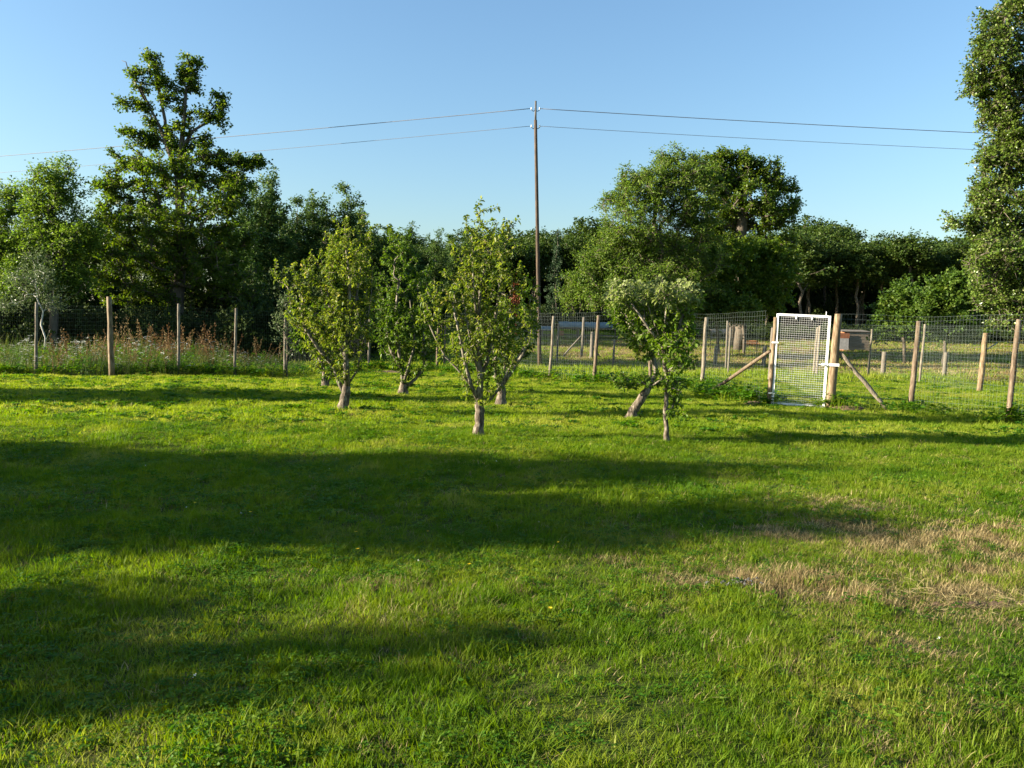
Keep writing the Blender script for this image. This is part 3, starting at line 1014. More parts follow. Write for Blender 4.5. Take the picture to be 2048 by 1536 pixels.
def fence(label, posts, r, z0=0.05, z1=2.0, mat='wire', gap=(), dv=0.075, braces=(), wr=0.0008, name="wire_fence", link_to=None):
    """posts: (x, y, height, radius, material, lean_x); wire between neighbours"""
    b0 = ground(posts[0][0], posts[0][1])
    t = thing(name, label, "fence", b0)
    for (x, y, h, rad, m, lx) in posts:
        g = ground(x, y)
        if rad > 0:
            wood_post(t, g, g + np.array([lx, r.normal() * 0.015, h]), rad, M[m], r)
    for i in range(len(posts) - 1):
        if i in gap:
            continue
        a, b_ = posts[i], posts[i + 1]
        wire_panel(t, ground(a[0], a[1]), ground(b_[0], b_[1]), z0, z1, r, dv * (2.2 if b_[3] == 0 else 1), 0.1, wr, mat)
    for (p0, p1, rad, m) in braces:
        wood_post(t, p0, p1, rad, M[m], r, "brace")
    return t


PW, GW, NW, OW = 'post_wood', 'grey_post_wood', 'new_post_wood', 'old_post_wood'
fence("green wire mesh fence on rough poles along the left meadow",
      [(-17.2, 22.6, 2.0, 0.05, GW, 0.05), (-13.5, 23.5, 2.07, 0.052, GW, 0.06), (-11.1, 23.0, 2.2, 0.088, NW, -0.06), (-9.75, 24.25, 2.05, 0.05, GW, 0.03), (-8.25, 24.7, 2.0, 0.05, GW, 0.04),
       (-6.9, 25.2, 1.75, 0.045, GW, 0.01), (-5.05, 29.3, 1.8, 0.05, GW, 0.02), (-2.65, 29.5, 1.8, 0.05, PW, 0.02)],
      r2, 0.05, 1.95, 'green_wire', dv=0.06, wr=0.0009)
fence("galvanised wire mesh fence with wooden posts running back from the gate",
      [(-2.4, 29.6, 1.8, 0.045, PW, 0.02), (-0.6, 28.0, 1.9, 0.05, GW, 0.03), (1.2, 25.5, 1.98, 0.055, GW, 0.07), (2.42, 24.1, 1.98, 0.065, PW, 0.09), (3.95, 23.6, 1.95, 0.06, PW, 0.05), (5.32, 23.0, 1.98, 0.07, GW, 0.06), (5.62, 18.35, 1.9, 0.0, PW, 0.04)],
      r2, 0.05, 2.07, 'wire')
gl, gr_ = np.array([5.67, 18.1, 0]), np.array([6.86, 17.7, 0])
fence("galvanised wire mesh fence right of the gate with a slanting brace pole",
      [(6.95, 17.68, 1.9, 0.0, PW, 0.04), (8.57, 17.65, 1.93, 0.068, PW, 0.08), (9.4, 15.55, 1.93, 0.062, PW, 0.09), (10.4, 13.2, 1.95, 0.065, PW, 0.08)],
      r2, 0.05, 2.02, 'wire')
fence("older wire fence behind, crossing the field past the short posts",
      [(5.6, 33.2, 1.8, 0.05, OW, 0.0), (8.4, 32.0, 1.8, 0.05, OW, 0.03), (11.2, 30.6, 1.85, 0.05, GW, 0.05), (13.3, 30.8, 1.8, 0.05, GW, 0.07), (14.0, 28.3, 1.97, 0.05, GW, 0.08), (13.62, 24.0, 1.74, 0.095, NW, 0.08), (16.9, 22.0, 1.8, 0.06, PW, 0.08)],
      r2, 0.05, 1.95, 'wire')

# ---------------------------------------------------------------- gate
r3 = np.random.default_rng(31)
gt = thing("garden_gate", "white metal mesh garden gate hung between two brown posts", "gate", (gl[0], gl[1], float(hgt(gl[0], gl[1]))))
gdir = (gr_ - gl) / np.linalg.norm(gr_ - gl)
gnrm = np.array([-gdir[1], gdir[0], 0])
zg = float(hgt(6.3, 17.9))
wood_post(gt, gl + [0, 0, zg], gl + np.array([0.07, 0, zg + 1.93]), 0.06, M[NW], r3, "gate_post")
wood_post(gt, gr_ + [0, 0, zg], gr_ + np.array([0.09, 0, zg + 2.02]), 0.105, M[NW], r3, "gate_post", 14)
lean = 0.035                                   # the gate leans slightly with its posts
p00 = gl + gdir * 0.075 + np.array([0, 0, zg + 0.035]); p10 = gr_ - gdir * 0.135 + np.array([0, 0, zg + 0.0])
h_g = 1.98


def gpt(u, v):
    return p00 + (p10 - p00) * u + np.array([lean * v + 0.015 * v * u, 0, h_g * v])


GA = np.array([gdir, gnrm, [0, 0, 1]])


def bar(mb, a, b_, w, d):
    """square bar from a to b_"""
    a = np.asarray(a); b_ = np.asarray(b_)
    x = (b_ - a); Ln = np.linalg.norm(x); x = x / Ln
    y = gnrm - x * (gnrm @ x); y /= np.linalg.norm(y)
    z = np.cross(x, y)
    mb.box((a + b_) / 2, (Ln / 2, d, w), np.array([x, y, z]))


for nm, a, b_ in (("frame_bar", gpt(0, 0), gpt(0, 1)), ("frame_bar", gpt(1, 0), gpt(1, 1)), ("frame_bar", gpt(0.022, 1 - 0.01), gpt(0.978, 1 - 0.01)), ("frame_bar", gpt(0.022, 0.012), gpt(0.978, 0.012))):
    mb = MB(); bar(mb, a, b_, 0.025, 0.02); mb.build(nm, M['white_paint'], gt)
inf = MB()
for i in range(1, 21):
    u = 0.03 + 0.94 * i / 21
    bar(inf, gpt(u, 0.015), gpt(u, 0.985), 0.0011, 0.0011)
for j in range(1, 40):
    v = 0.012 + 0.976 * j / 40
    a, b_ = gpt(0.02, v) + gnrm * 0.007, gpt(0.98, v) + gnrm * 0.007
    bar(inf, a, b_, 0.002, 0.0015)
tag(inf.build("mesh_infill", M['porcelain'], gt), kind="stuff")
for v in (0.70, 0.14):
    mb = MB(); c = gl + np.array([0.05 * v, 0, zg + h_g * v]) + gdir * 0.045
    mb.box(c, (0.07, 0.06, 0.016), GA); mb.build("hinge", M['white_paint'], gt)
mb = MB(); c = gpt(0.97, 0.475)
mb.box(c - gnrm * 0.03, (0.07, 0.025, 0.022), GA); lt = mb.build("latch", M['white_paint'], gt)
mb = MB(); mb.tube([c - gnrm * 0.05 - gdir * 0.02, c - gnrm * 0.10 - gdir * 0.02, c - gnrm * 0.105 - gdir * 0.13], 0.009, 6); mb.build("handle", M['white_paint'], lt)
mb = MB(); mb.box(gr_ + np.array([0.045, 0, zg + 0.94]) - gnrm * 0.02, (0.098, 0.1, 0.03), GA); mb.build("strike_plate", M['porcelain'], gt)
mb = MB(); mb.tube([gpt(0.93, 1.0) + [0, 0, 0.0], gpt(0.93, 1.045)], 0.007, 6); mb.build("bolt", M['white_paint'], gt)
for u in (0.36, 0.66):
    mb = MB(); mb.box(gpt(u, 0.965) - gnrm * 0.024, (0.014, 0.004, 0.035), GA); mb.build("clip", M['white_paint'], gt)
# brace poles belong to the gate's posts
b0 = ground(8.02, 17.5)
wood_post(gt, b0 + [0, 0, 0.0], gr_ + np.array([0.15, -0.03, zg + 1.2]), 0.055, M[GW], r3, "brace")
b0 = ground(4.95, 20.9)
wood_post(gt, b0, gl + np.array([0.0, 0.06, zg + 1.2]), 0.05, M[PW], r3, "brace")

# bare soil by the gate posts
def soil_patch(label, x, y, rx, ry, h, mat='soil', name="bare_soil"):
    rr = np.random.default_rng(int(abs(x * 100) + abs(y * 37)))
    m = MB(); kA, kR = 22, 5
    V = [[x, y, float(hgt(x, y)) + h]]
    for i in range(1, kR + 1):
        for a in range(kA):
            th = a * 2 * math.pi / kA
            q = i / kR * (1 + 0.18 * math.sin(3 * th + x) + 0.1 * math.sin(5 * th + y))
            px, py = x + rx * q * math.cos(th), y + ry * q * math.sin(th)
            V.append([px, py, float(hgt(px, py)) + h * (1 - (i / kR) ** 2) + (rr.normal() * 0.012 + 0.006 if i < kR else -0.01)])
    Fc = [(0, 1 + a, 1 + (a + 1) % kA) for a in range(kA)]
    for i in range(kR - 1):
        for a in range(kA):
            b_ = 1 + i * kA; c_ = b_ + kA; a2 = (a + 1) % kA
            Fc.append((b_ + a, c_ + a, c_ + a2, b_ + a2))
    m.add(V, Fc)
    o = m.build(name, M[mat], None, True)
    return tag(o, label, None, None, "structure")


soil_patch("bare brown soil at the foot of the gate's right post", 7.15, 17.45, 0.42, 0.3, 0.07)
soil_patch("bare brown soil at the foot of the gate's left post", 5.4, 18.3, 0.25, 0.3, 0.05)
soil_patch("worn brown soil patch behind the leaning orchard tree", -3.9, 28.0, 0.9, 0.3, 0.05)
soil_patch("dark crumbly soil under the straw heap at right", 2.85, 4.84, 0.34, 0.07, 0.004)
soil_patch("bare brown soil at the right end of the worn patch", 3.45, 4.62, 0.34, 0.09, 0.004)
ra = np.random.default_rng(77)
mb = MB()
for _ in range(45):
    x_, y_ = 1.48 + ra.normal() * 0.075, 5.12 + ra.normal() * 0.045
    c_ = np.array([x_, y_, float(hgt(x_, y_)) + 0.03 + abs(ra.normal()) * 0.012])
    a_ = np.linalg.qr(ra.normal(size=(3, 3)))[0]
    mb.box(c_, ra.uniform(0.003, 0.009, 3), a_)
tag(mb.build("ash_flakes", M['ash_grey'], None), "small scatter of pale grey ash flakes on the worn grass", None, None, "stuff")

# ---------------------------------------------------------------- power pole and cables
pole_b = ground(1.15, 33.0)
pt = thing("power_pole", "tall slim brown power pole with insulators behind the orchard", "power pole", pole_b)
ptop = at(1071, 240, 33.0); ptip = at(1071.5, 202, 33.0)
pdir = (ptop - pole_b)
mb = MB(); s_ = np.linspace(0, 1, 9)
mb.tube(pole_b[None] + pdir[None] * s_[:, None] - np.array([0, 0, 0.2]) * (1 - s_[:, None]), 0.085 - 0.025 * s_, 12)
mb.build("pole", M['pole_wood'], pt, True)
mb = MB(); mb.tube([ptop - [0, 0, 0.06], ptip], [0.042, 0.038], 8); mb.build("top_extension", M['pole_top'], pt, True)
hooks = []
for py_, d_ in ((221, 1), (256, 1)):
    for sx in (-1, 1):
        c = at(1071, py_, 33.0); e = c + np.array([sx * 0.16, -0.02, 0.02])
        mb = MB(); mb.tube([c, c + np.array([sx * 0.09, -0.01, -0.03]), e, e + np.array([0, 0, 0.07])], 0.014, 6); br = mb.build("bracket", M['pole_top'], pt, True)
        mb = MB(); mb.tube([e + [0, 0, 0.0], e + [0, 0, 0.03], e + [0, 0, 0.06], e + [0, 0, 0.09]], [0.018, 0.03, 0.02, 0.026], 8); mb.build("insulator", M['porcelain'], br, True)
        hooks.append(e + np.array([0, 0, 0.05]))


def cable(label, a, b_, sag, rad=0.014):
    m = MB(); s = np.linspace(0, 1, 40)
    p = a[None] + (b_ - a)[None] * s[:, None]
    p[:, 2] -= sag * 4 * s * (1 - s)
    m.tube(p, rad, 5)
    o = m.build("power_cable", M['cable'], None, True)
    return tag(o, label, "cable", "overhead cables")


L1 = at(0, 309, 44.5); L2 = at(0, 342, 44.5); R1 = at(1975, 262, 34.8); R2 = at(1960, 295, 34.8)


def beyond(a, b_, k):
    return a + (b_ - a) * k


cable("upper overhead cable running left from the power pole", hooks[0], beyond(hooks[0], L1, 1.5), 0.1)
cable("upper overhead cable running right from the power pole", hooks[1], beyond(hooks[1], R1, 1.6), 0.1)
cable("lower overhead cable running left from the power pole", hooks[2], beyond(hooks[2], L2, 1.5), 0.1, 0.009)
cable("lower overhead cable running right from the power pole", hooks[3], beyond(hooks[3], R2, 1.6), 0.1, 0.009)

# ================================================================ ORCHARD TREES
rt = np.random.default_rng(101)
fruit_tree("pear_tree", "pear tree in front centre with vase of pale limbs and tall top shoots", 11.85,
           [(957, 879), (958, 855), (960, 832), (958, 803)],
           [[(957, 806), (943, 772), (930, 725), (918, 665), (905, 605)], [(958, 803), (961, 755), (958, 705), (956, 650), (961, 580), (975, 505)], [(943, 772), (915, 738), (890, 712), (868, 670), (850, 630)],
            [(959, 812), (982, 798), (1003, 772), (1016, 740), (1043, 705), (1062, 655)], [(961, 755), (945, 700), (936, 655), (925, 590)], [(961, 770), (974, 725), (986, 665), (998, 590), (1003, 510)], [(956, 650), (948, 590), (945, 520)]],
           [(960, 610, 80, 100), (985, 500, 48, 55), (905, 600, 55, 60), (866, 600, 38, 45), (1035, 610, 45, 60), (1050, 570, 30, 40), (930, 545, 55, 65), (1000, 540, 48, 60), (955, 480, 38, 35), (1015, 480, 25, 40), (985, 660, 70, 40), (1065, 640, 22, 30), (935, 690, 34, 40), (965, 690, 60, 30), (1020, 690, 45, 30)],
           rt, M['pear_leaf'], 430, (0.037, 0.068), 0.29, 0.072, shoots=[(963, 398), (968, 420), (995, 412), (936, 432), (1012, 440), (1022, 450), (948, 440), (985, 440), (1004, 455)])
fruit_tree("pear_tree", "broad pear tree left of centre with forked brown trunk", 15.0,
           [(686, 824), (688, 805), (691, 790), (694, 772)],
           [[(690, 782), (674, 757), (669, 735), (640, 700), (612, 660), (600, 610)], [(693, 772), (692, 725), (690, 680), (697, 640), (700, 560), (692, 500)], [(696, 778), (714, 742), (724, 700), (731, 660), (742, 600), (745, 540)],
            [(692, 725), (680, 695), (660, 650), (640, 570)], [(690, 680), (672, 655), (655, 600), (660, 530)], [(697, 640), (712, 600), (722, 530)]],
           [(690, 520, 60, 55), (642, 555, 52, 52), (690, 590, 80, 70), (690, 660, 70, 45), (655, 640, 50, 50), (605, 580, 38, 45), (622, 640, 48, 50), (722, 550, 45, 65), (645, 700, 45, 42), (592, 560, 24, 24), (556, 560, 14, 24), (688, 478, 42, 26), (738, 610, 32, 55), (700, 650, 50, 40), (590, 640, 26, 30), (735, 480, 25, 25)],
           rt, M['pear_leaf'], 560, (0.042, 0.075), 0.29, 0.095, shoots=[(545, 540), (690, 440), (715, 430), (735, 445), (650, 465), (590, 525), (608, 522), (780, 455), (760, 452)])
fruit_tree("pear_tree", "shaded pear tree with a forked trunk behind the two front pears", 19.2,
           [(806, 789), (807, 778), (808, 764)],
           [[(808, 768), (803, 740), (798, 700), (790, 640), (798, 560)], [(807, 780), (832, 757), (848, 735), (850, 700), (842, 640), (835, 570)], [(803, 740), (780, 700), (770, 640)], [(808, 768), (818, 730), (830, 690), (820, 600)]],
           [(800, 520, 42, 45), (785, 575, 50, 60), (812, 640, 60, 60), (852, 660, 38, 60), (772, 640, 36, 60), (792, 490, 34, 25), (840, 590, 40, 50), (850, 715, 28, 30), (790, 700, 45, 35), (815, 690, 50, 35)],
           rt, M['pear_dark_leaf'], 420, (0.055, 0.09), 0.31, 0.11, 0.034, shoots=[(780, 450), (800, 455), (822, 470), (872, 520)])
fruit_tree("pear_tree", "pear tree partly hidden behind the front centre pear, dark short trunk", 17.2,
           [(1002, 809), (1003, 795), (1002, 775)],
           [[(1002, 778), (990, 752), (992, 710), (985, 650)], [(1002, 775), (1022, 745), (1045, 710), (1062, 660), (1060, 630)], [(1003, 765), (1012, 720), (1018, 660), (1020, 620)]],
           [(1022, 650, 45, 45), (1052, 635, 32, 40), (1000, 640, 42, 40), (1060, 660, 24, 35), (975, 690, 35, 30), (1030, 700, 40, 25)],
           rt, M['pear_dark_leaf'], 220, (0.052, 0.085), 0.31, 0.10, 0.034)
fruit_tree("pear_tree", "low double-stemmed pear tree behind the left pear", 21.0,
           [(651, 771), (650, 755), (648, 742)],
           [[(650, 760), (640, 720), (625, 680), (610, 640)], [(651, 768), (662, 752), (665, 720), (668, 670)], [(648, 742), (650, 700), (645, 640)]],
           [(630, 680, 38, 35), (655, 640, 42, 55), (605, 650, 30, 35), (600, 690, 22, 20)],
           rt, M['pear_dark_leaf'], 130, (0.07, 0.10), 0.32, 0.09, 0.045)
fruit_tree("apple_tree", "small apple tree at right with felted grey-green top leaves and thin stem", 11.75,
           [(1333, 887), (1333, 860), (1331, 820), (1333, 790), (1335, 760), (1329, 722), (1325, 692)],
           [[(1325, 692), (1330, 640), (1336, 590)], [(1325, 692), (1308, 645), (1290, 595)], [(1332, 838), (1344, 818), (1350, 792)], [(1329, 722), (1350, 680), (1368, 620)], [(1327, 705), (1300, 660), (1265, 610)]],
           [(1340, 650, 52, 48), (1302, 635, 48, 45), (1275, 610, 50, 35), (1330, 595, 62, 30), (1372, 615, 28, 45), (1352, 700, 42, 35), (1378, 670, 20, 40), (1345, 762, 18, 32), (1352, 805, 12, 20), (1240, 592, 34, 26), (1392, 595, 18, 25), (1320, 680, 40, 30)],
           rt, M['apple_leaf'], 400, (0.047, 0.082), 0.27, 0.036, 0.030, lift=(0.0, 0.2), slim=0.95, grey_from=(1.7, 2.15), shoots=[(1250, 566), (1268, 575), (1310, 560), (1332, 566), (1356, 562), (1380, 566), (1228, 562), (1276, 562), (1215, 575), (1402, 585), (1258, 562), (1300, 565), (1322, 572), (1222, 570), (1366, 572), (1392, 572), (1210, 590), (1345, 570), (1238, 578), (1285, 570)])
fruit_tree("apple_tree", "leaning old apple tree with slanted bare trunk behind the small apple tree", 14.85,
           [(1258, 839), (1267, 820), (1277, 804), (1290, 786), (1300, 774)],
           [[(1290, 786), (1304, 764), (1313, 746), (1302, 700), (1287, 650), (1275, 600)], [(1298, 777), (1322, 760), (1345, 745), (1365, 720)], [(1296, 772), (1285, 765), (1255, 766), (1225, 762)], [(1302, 700), (1275, 665), (1245, 620)]],
           [(1268, 640, 52, 55), (1240, 625, 36, 40), (1290, 690, 36, 36), (1238, 600, 32, 26), (1232, 765, 24, 8), (1260, 770, 18, 8), (1300, 625, 40, 50), (1375, 725, 24, 22), (1355, 770, 20, 16)],
           rt, M['pear_dark_leaf'], 300, (0.05, 0.085), 0.3, 0.085, 0.034, lift=(0.0, 0.1))
# the dead brown spray in the front pear
dp = at(1030, 600, 11.7); rr_ = np.random.default_rng(5)
kk = 150
C = dp + rr_.normal(size=(kk, 3)) * np.array([0.035, 0.03, 0.17])
A = rand_dirs(rr_, kk); A[:, 2] -= 0.7
V, T, nv = leaf_arrays(C, A, rand_dirs(rr_, kk), rr_.uniform(0.035, 0.06, kk), rr_.uniform(0.007, 0.012, kk), rr_.uniform(0, 0.5, kk))
front_pear = [o for o in bpy.data.objects if o.name == "pear_tree"][0]
tag(tri_object("withered_leaves", V, T, np.repeat(rr_.random(kk), nv), M['dead_leaf'], front_pear), "withered red-brown leaves hanging in the right of the crown", kind="stuff")
# silvery sapling by the post
r4 = np.random.default_rng(44)
far_tree("willow_sapling", "slender silver-leaved sapling beside a fence post left of the pears", "sapling", gp(574, 752),
         px_blobs([(566, 612, 9, 22), (560, 640, 12, 18), (572, 600, 10, 20), (564, 668, 16, 22), (580, 640, 10, 28), (590, 690, 16, 18)], 24.6, r4), r4, M['willow_leaf'], M['bark'], 0.9, 40, 26, 0.10, (0.05, 0.085), trunk_r=0.03, aspect=0.25, seg=0.3)

# ================================================================ LARGE TREES
rb = np.random.default_rng(202)
oak_d = 35.0
oak_base = ground(*at(352, 660, oak_d)[:2])
far_tree("oak_tree", "tall ragged oak at left, crown lit on its left side", "tree", oak_base,
         px_blobs([(305, 122, 10, 14), (311, 148, 14, 15), (322, 178, 15, 20), (334, 202, 12, 16), (380, 125, 17, 14), (372, 148, 19, 16), (386, 168, 12, 22), (366, 188, 18, 20), (376, 222, 17, 22), (360, 252, 20, 20),
                   (267, 148, 11, 12), (279, 174, 13, 17), (290, 214, 16, 20), (302, 244, 15, 16), (249, 206, 9, 6), (446, 194, 8, 8), (437, 214, 13, 10), (418, 233, 20, 8), (441, 240, 9, 7),
                   (268, 268, 24, 14), (300, 282, 28, 18), (342, 288, 20, 20), (375, 300, 22, 20), (410, 288, 12, 20), (405, 318, 34, 18), (440, 308, 10, 14), (262, 325, 44, 26), (330, 345, 70, 40), (420, 345, 56, 38), (482, 322, 28, 16), (508, 322, 16, 12), (225, 372, 30, 34),
                   (300, 405, 95, 42), (420, 405, 78, 46), (470, 370, 36, 30), (240, 430, 55, 42), (350, 460, 110, 44), (450, 470, 60, 52), (215, 480, 50, 46), (300, 510, 100, 44), (400, 530, 90, 48), (225, 560, 60, 46), (330, 585, 80, 40), (470, 560, 50, 60)], oak_d, rb, 0.95),
         rb, M['oak_leaf'], M['dark_bark'], 0.86, 850, 72, 0.145, (0.08, 0.13), trunk_r=0.30, aspect=0.4, seg=0.7, twigs=True,
         trunk_paths=[np.concatenate([oak_base[None] - [[0, 0, 0.15]], px_path([(353, 600), (356, 540), (357, 480), (360, 420), (358, 360), (362, 300), (368, 240), (372, 180)], oak_d)]), px_path([(358, 360), (345, 320), (333, 285), (318, 250), (300, 215), (280, 175)], oak_d), px_path([(333, 285), (330, 240), (320, 190), (308, 140)], oak_d), px_path([(362, 300), (385, 262), (405, 250), (425, 240)], oak_d)])
# dead twig at the top of the oak
mb = MB(); mb.tube([at(290, 200, oak_d), at(268, 160, oak_d), at(256, 140, oak_d), at(252, 124, oak_d), at(243, 121, oak_d)], [0.05, 0.035, 0.025, 0.018, 0.008], 5)
mb.build("dead_branch", M['dark_bark'], [o for o in bpy.data.objects if o.name == "oak_tree"][0], True)

far_tree("ash_tree", "feathery ash tree at the left, behind the thin willow", "tree", ground(*at(105, 660, 32)[:2]),
         px_blobs([(112, 338, 28, 20), (100, 365, 40, 28), (128, 380, 38, 34), (80, 400, 36, 30), (105, 430, 64, 38), (70, 470, 50, 36), (130, 485, 52, 40), (90, 530, 70, 44), (140, 560, 50, 40), (40, 560, 50, 36), (165, 470, 26, 36)], 32, rb),
         rb, M['ash_leaf'], M['dark_bark'], 0.85, 300, 85, 0.2, (0.09, 0.15), trunk_r=0.16, aspect=0.22)
far_tree("ash_tree", "feathery ash tree cut by the left edge of the view", "tree", ground(*at(-15, 660, 33)[:2]),
         px_blobs([(30, 395, 26, 20), (10, 420, 44, 34), (-30, 400, 40, 40), (20, 470, 46, 40), (-40, 480, 60, 50), (10, 530, 56, 46), (-30, 570, 70, 50)], 33, rb),
         rb, M['ash_leaf'], M['dark_bark'], 0.85, 200, 85, 0.22, (0.09, 0.15), trunk_r=0.16, aspect=0.22)
far_tree("willow_tree", "thin pale willow with whitish stems behind the left fence", "tree", ground(*at(92, 690, 28)[:2]),
         px_blobs([(88, 560, 34, 24), (52, 582, 26, 20), (100, 600, 30, 22), (40, 560, 24, 20), (75, 525, 26, 20), (20, 605, 26, 16)], 28, rb),
         rb, M['willow_leaf'], M['white_bark'], 0.92, 60, 60, 0.2, (0.06, 0.10), trunk_r=0.026, aspect=0.2)

far_tree("ash_tree", "large feathery ash tree right of the power pole", "tree", ground(*at(1338, 650, 43)[:2]),
         px_blobs([(1340, 315, 26, 24), (1392, 320, 24, 26), (1365, 345, 44, 28), (1325, 360, 50, 34), (1268, 362, 30, 26), (1285, 395, 56, 34), (1395, 380, 44, 44), (1240, 405, 36, 30), (1345, 420, 70, 40), (1260, 450, 64, 34), (1400, 450, 56, 46),
                   (1218, 470, 34, 34), (1310, 490, 80, 36), (1390, 520, 62, 44), (1235, 515, 60, 36), (1190, 530, 40, 30), (1300, 555, 84, 38), (1170, 570, 44, 30), (1220, 585, 60, 32), (1145, 590, 28, 22), (1370, 590, 70, 40), (1290, 610, 70, 30)], 43, rb),
         rb, M['ash_leaf'], M['bark'], 0.78, 760, 88, 0.24, (0.11, 0.18), trunk_r=0.22, aspect=0.2, droop=0.6, twigs=True)
far_tree("oak_tree", "rounded dark oak behind and right of the large ash", "tree", ground(*at(1478, 650, 48)[:2]),
         px_blobs([(1440, 325, 34, 24), (1490, 322, 32, 20), (1420, 360, 36, 34), (1470, 360, 50, 30), (1530, 350, 38, 26), (1555, 380, 36, 30), (1500, 395, 56, 30), (1445, 410, 44, 34), (1580, 420, 24, 24), (1545, 425, 44, 26), (1480, 440, 44, 22), (1530, 452, 34, 12), (1575, 485, 20, 12), (1420, 470, 36, 30)], 48, rb),
         rb, M['oak_leaf'], M['dark_bark'], 0.8, 430, 68, 0.19, (0.105, 0.165), trunk_r=0.34, aspect=0.4, seg=0.8, twigs=True)
bush_spots = [
    ("bush_tree", "yellow-green leafy bush tree under the dark oak", 46, (1490, 650), [(1500, 505, 46, 30), (1450, 520, 50, 36), (1545, 520, 40, 34), (1480, 560, 64, 40), (1540, 575, 46, 40), (1430, 585, 50, 40), (1490, 615, 70, 30)], 'oak_leaf', 170),
    ("bush_tree", "low green bush under the right flank of the large ash", 44, (1440, 655), [(1430, 605, 40, 30), (1470, 620, 40, 22), (1400, 620, 34, 24)], 'bush_leaf', 60),
    ("bush_tree", "rounded bright green bush beyond the fence near the right edge", 42, (1812, 668), [(1808, 600, 36, 26), (1790, 625, 32, 26), (1830, 625, 38, 30), (1800, 650, 44, 20)], 'bush_leaf', 90),
    ("bush_tree", "bright green bush beside the poplar, right of the rounded bush", 40, (1890, 668), [(1880, 590, 34, 26), (1915, 580, 32, 34), (1890, 620, 50, 32), (1930, 620, 36, 36), (1890, 652, 54, 18)], 'bush_leaf', 110),
]
for (nm, lab, d_, bpx, bl, lm, nt) in bush_spots:
    far_tree(nm, lab, "bush", ground(*at(bpx[0], bpx[1], d_)[:2]), px_blobs(bl, d_, rb), rb, M[lm], M['dark_bark'], 0.6, nt, 150, 0.3, (0.11, 0.18), trunk_r=0.08, aspect=0.4)
far_tree("poplar_tree", "tall poplar with glinting leaves cut by the right edge", "tree", ground(*at(2085, 780, 22)[:2]),
         px_blobs([(2030, 30, 50, 60), (2080, 0, 60, 80), (1990, 70, 36, 50), (1962, 100, 22, 20), (1985, 130, 44, 36), (1955, 170, 26, 22), (2010, 190, 50, 40), (2060, 150, 60, 70), (2030, 250, 48, 44), (2000, 290, 30, 26), (1985, 318, 20, 14), (2050, 320, 56, 50),
                   (1962, 385, 20, 22), (1975, 415, 36, 26), (1930, 445, 28, 16), (2010, 400, 40, 40), (1975, 460, 54, 30), (2040, 440, 60, 50), (1990, 510, 56, 36), (2050, 530, 60, 50), (2000, 570, 56, 40), (1975, 600, 34, 26), (2050, 610, 60, 36), (1995, 235, 40, 34), (2005, 340, 40, 34), (1990, 370, 34, 24), (2030, 300, 44, 34), (2110, 300, 60, 120), (2110, 500, 60, 100), (2020, 640, 40, 14)], 22, rb),
         rb, M['poplar_leaf'], M['dark_bark'], 0.92, 860, 82, 0.135, (0.05, 0.085), trunk_r=0.17, aspect=0.42, seg=0.5, twigs=True)

# ---------------------------------------------------------------- the wood: prototypes copied tree by tree
def proto_blobs(kind, r):
    out = []
    if kind == 'spire':                      # young slender acacia
        for s in np.linspace(0.12, 1, 9):
            w = 1.5 * (1 - s) ** 0.7 + 0.12
            out.append((np.array([r.normal() * 0.15, r.normal() * 0.15, 8.4 * s]), np.array([w, w, 0.75])))
    elif kind == 'conifer':
        for s in np.linspace(0.1, 1, 10):
            w = 1.9 * (1 - s) + 0.08
            out.append((np.array([0, 0, 9.5 * s]), np.array([w, w, 0.4])))
    else:                                    # woodland tree, high crown on bare stem
        out.append((np.array([0, 0, 7.4]), np.array([1.8, 1.8, 1.5])))
        for k in range(7):
            a = r.random() * 6.28
            q = r.uniform(0.5, 1.7)
            out.append((np.array([math.cos(a) * q, math.sin(a) * q, r.uniform(5.2, 8.6)]), np.array([1.1, 1.1, 0.9]) * r.uniform(0.7, 1.2)))
    return out


def copy_tree(src, name, label, loc, rz, sc, group):
    o = bpy.data.objects.new(name, None)
    o.location = tuple(float(c) for c in loc); o.rotation_euler = (0, 0, rz); o.scale = sc
    COL.objects.link(o)
    tag(o, label, "tree", group)
    for ch in src.children:
        c = ch.copy()
        COL.objects.link(c)
        c.parent = o
    return o


rw = np.random.default_rng(303)
protos = {'spire': [], 'wood': [], 'conifer': []}
used = {}
for kind, cnt, mt, nt, pt_, cl, lf in (('spire', 3, 'acacia_leaf', 130, 110, 0.25, (0.11, 0.18)), ('wood', 5, 'wood_leaf', 100, 100, 0.36, (0.13, 0.21)), ('conifer', 1, 'conifer_leaf', 110, 70, 0.17, (0.10, 0.16))):
    for i in range(cnt):
        t = far_tree({'spire': 'acacia_tree', 'wood': 'woodland_tree', 'conifer': 'spruce_tree'}[kind], "tree", "tree", (0, 0, 0), proto_blobs(kind, rw), rw, M[mt], M['bark' if kind == 'wood' else 'dark_bark'],
                     0.97 if kind != 'wood' else 0.8, nt, pt_, cl, lf, trunk_r=0.10 if kind == 'wood' else 0.08, aspect=0.3 if kind != 'wood' else 0.42, seg=0.5)
        protos[kind].append(t)


def put(kind, i, label, x, y, height, width, group, rz=None):
    src = protos[kind][i % len(protos[kind])]
    full = {'spire': 8.6, 'wood': 9.2, 'conifer': 9.7}[kind]
    s = height / full
    loc = ground(x, y)
    rz = rw.random() * 6.28 if rz is None else rz
    if src.name not in used:
        used[src.name] = True
        src.location = tuple(loc); src.rotation_euler = (0, 0, rz); src.scale = (s * width, s * width, s)
        tag(src, label, "tree", group)
        return src
    return copy_tree(src, src.name.split('.')[0], label, loc, rz, (s * width, s * width, s), group)


def top_h(px, py, d_):
    p = at(px, py, d_)
    return p[0], p[2] - float(hgt(p[0], d_))


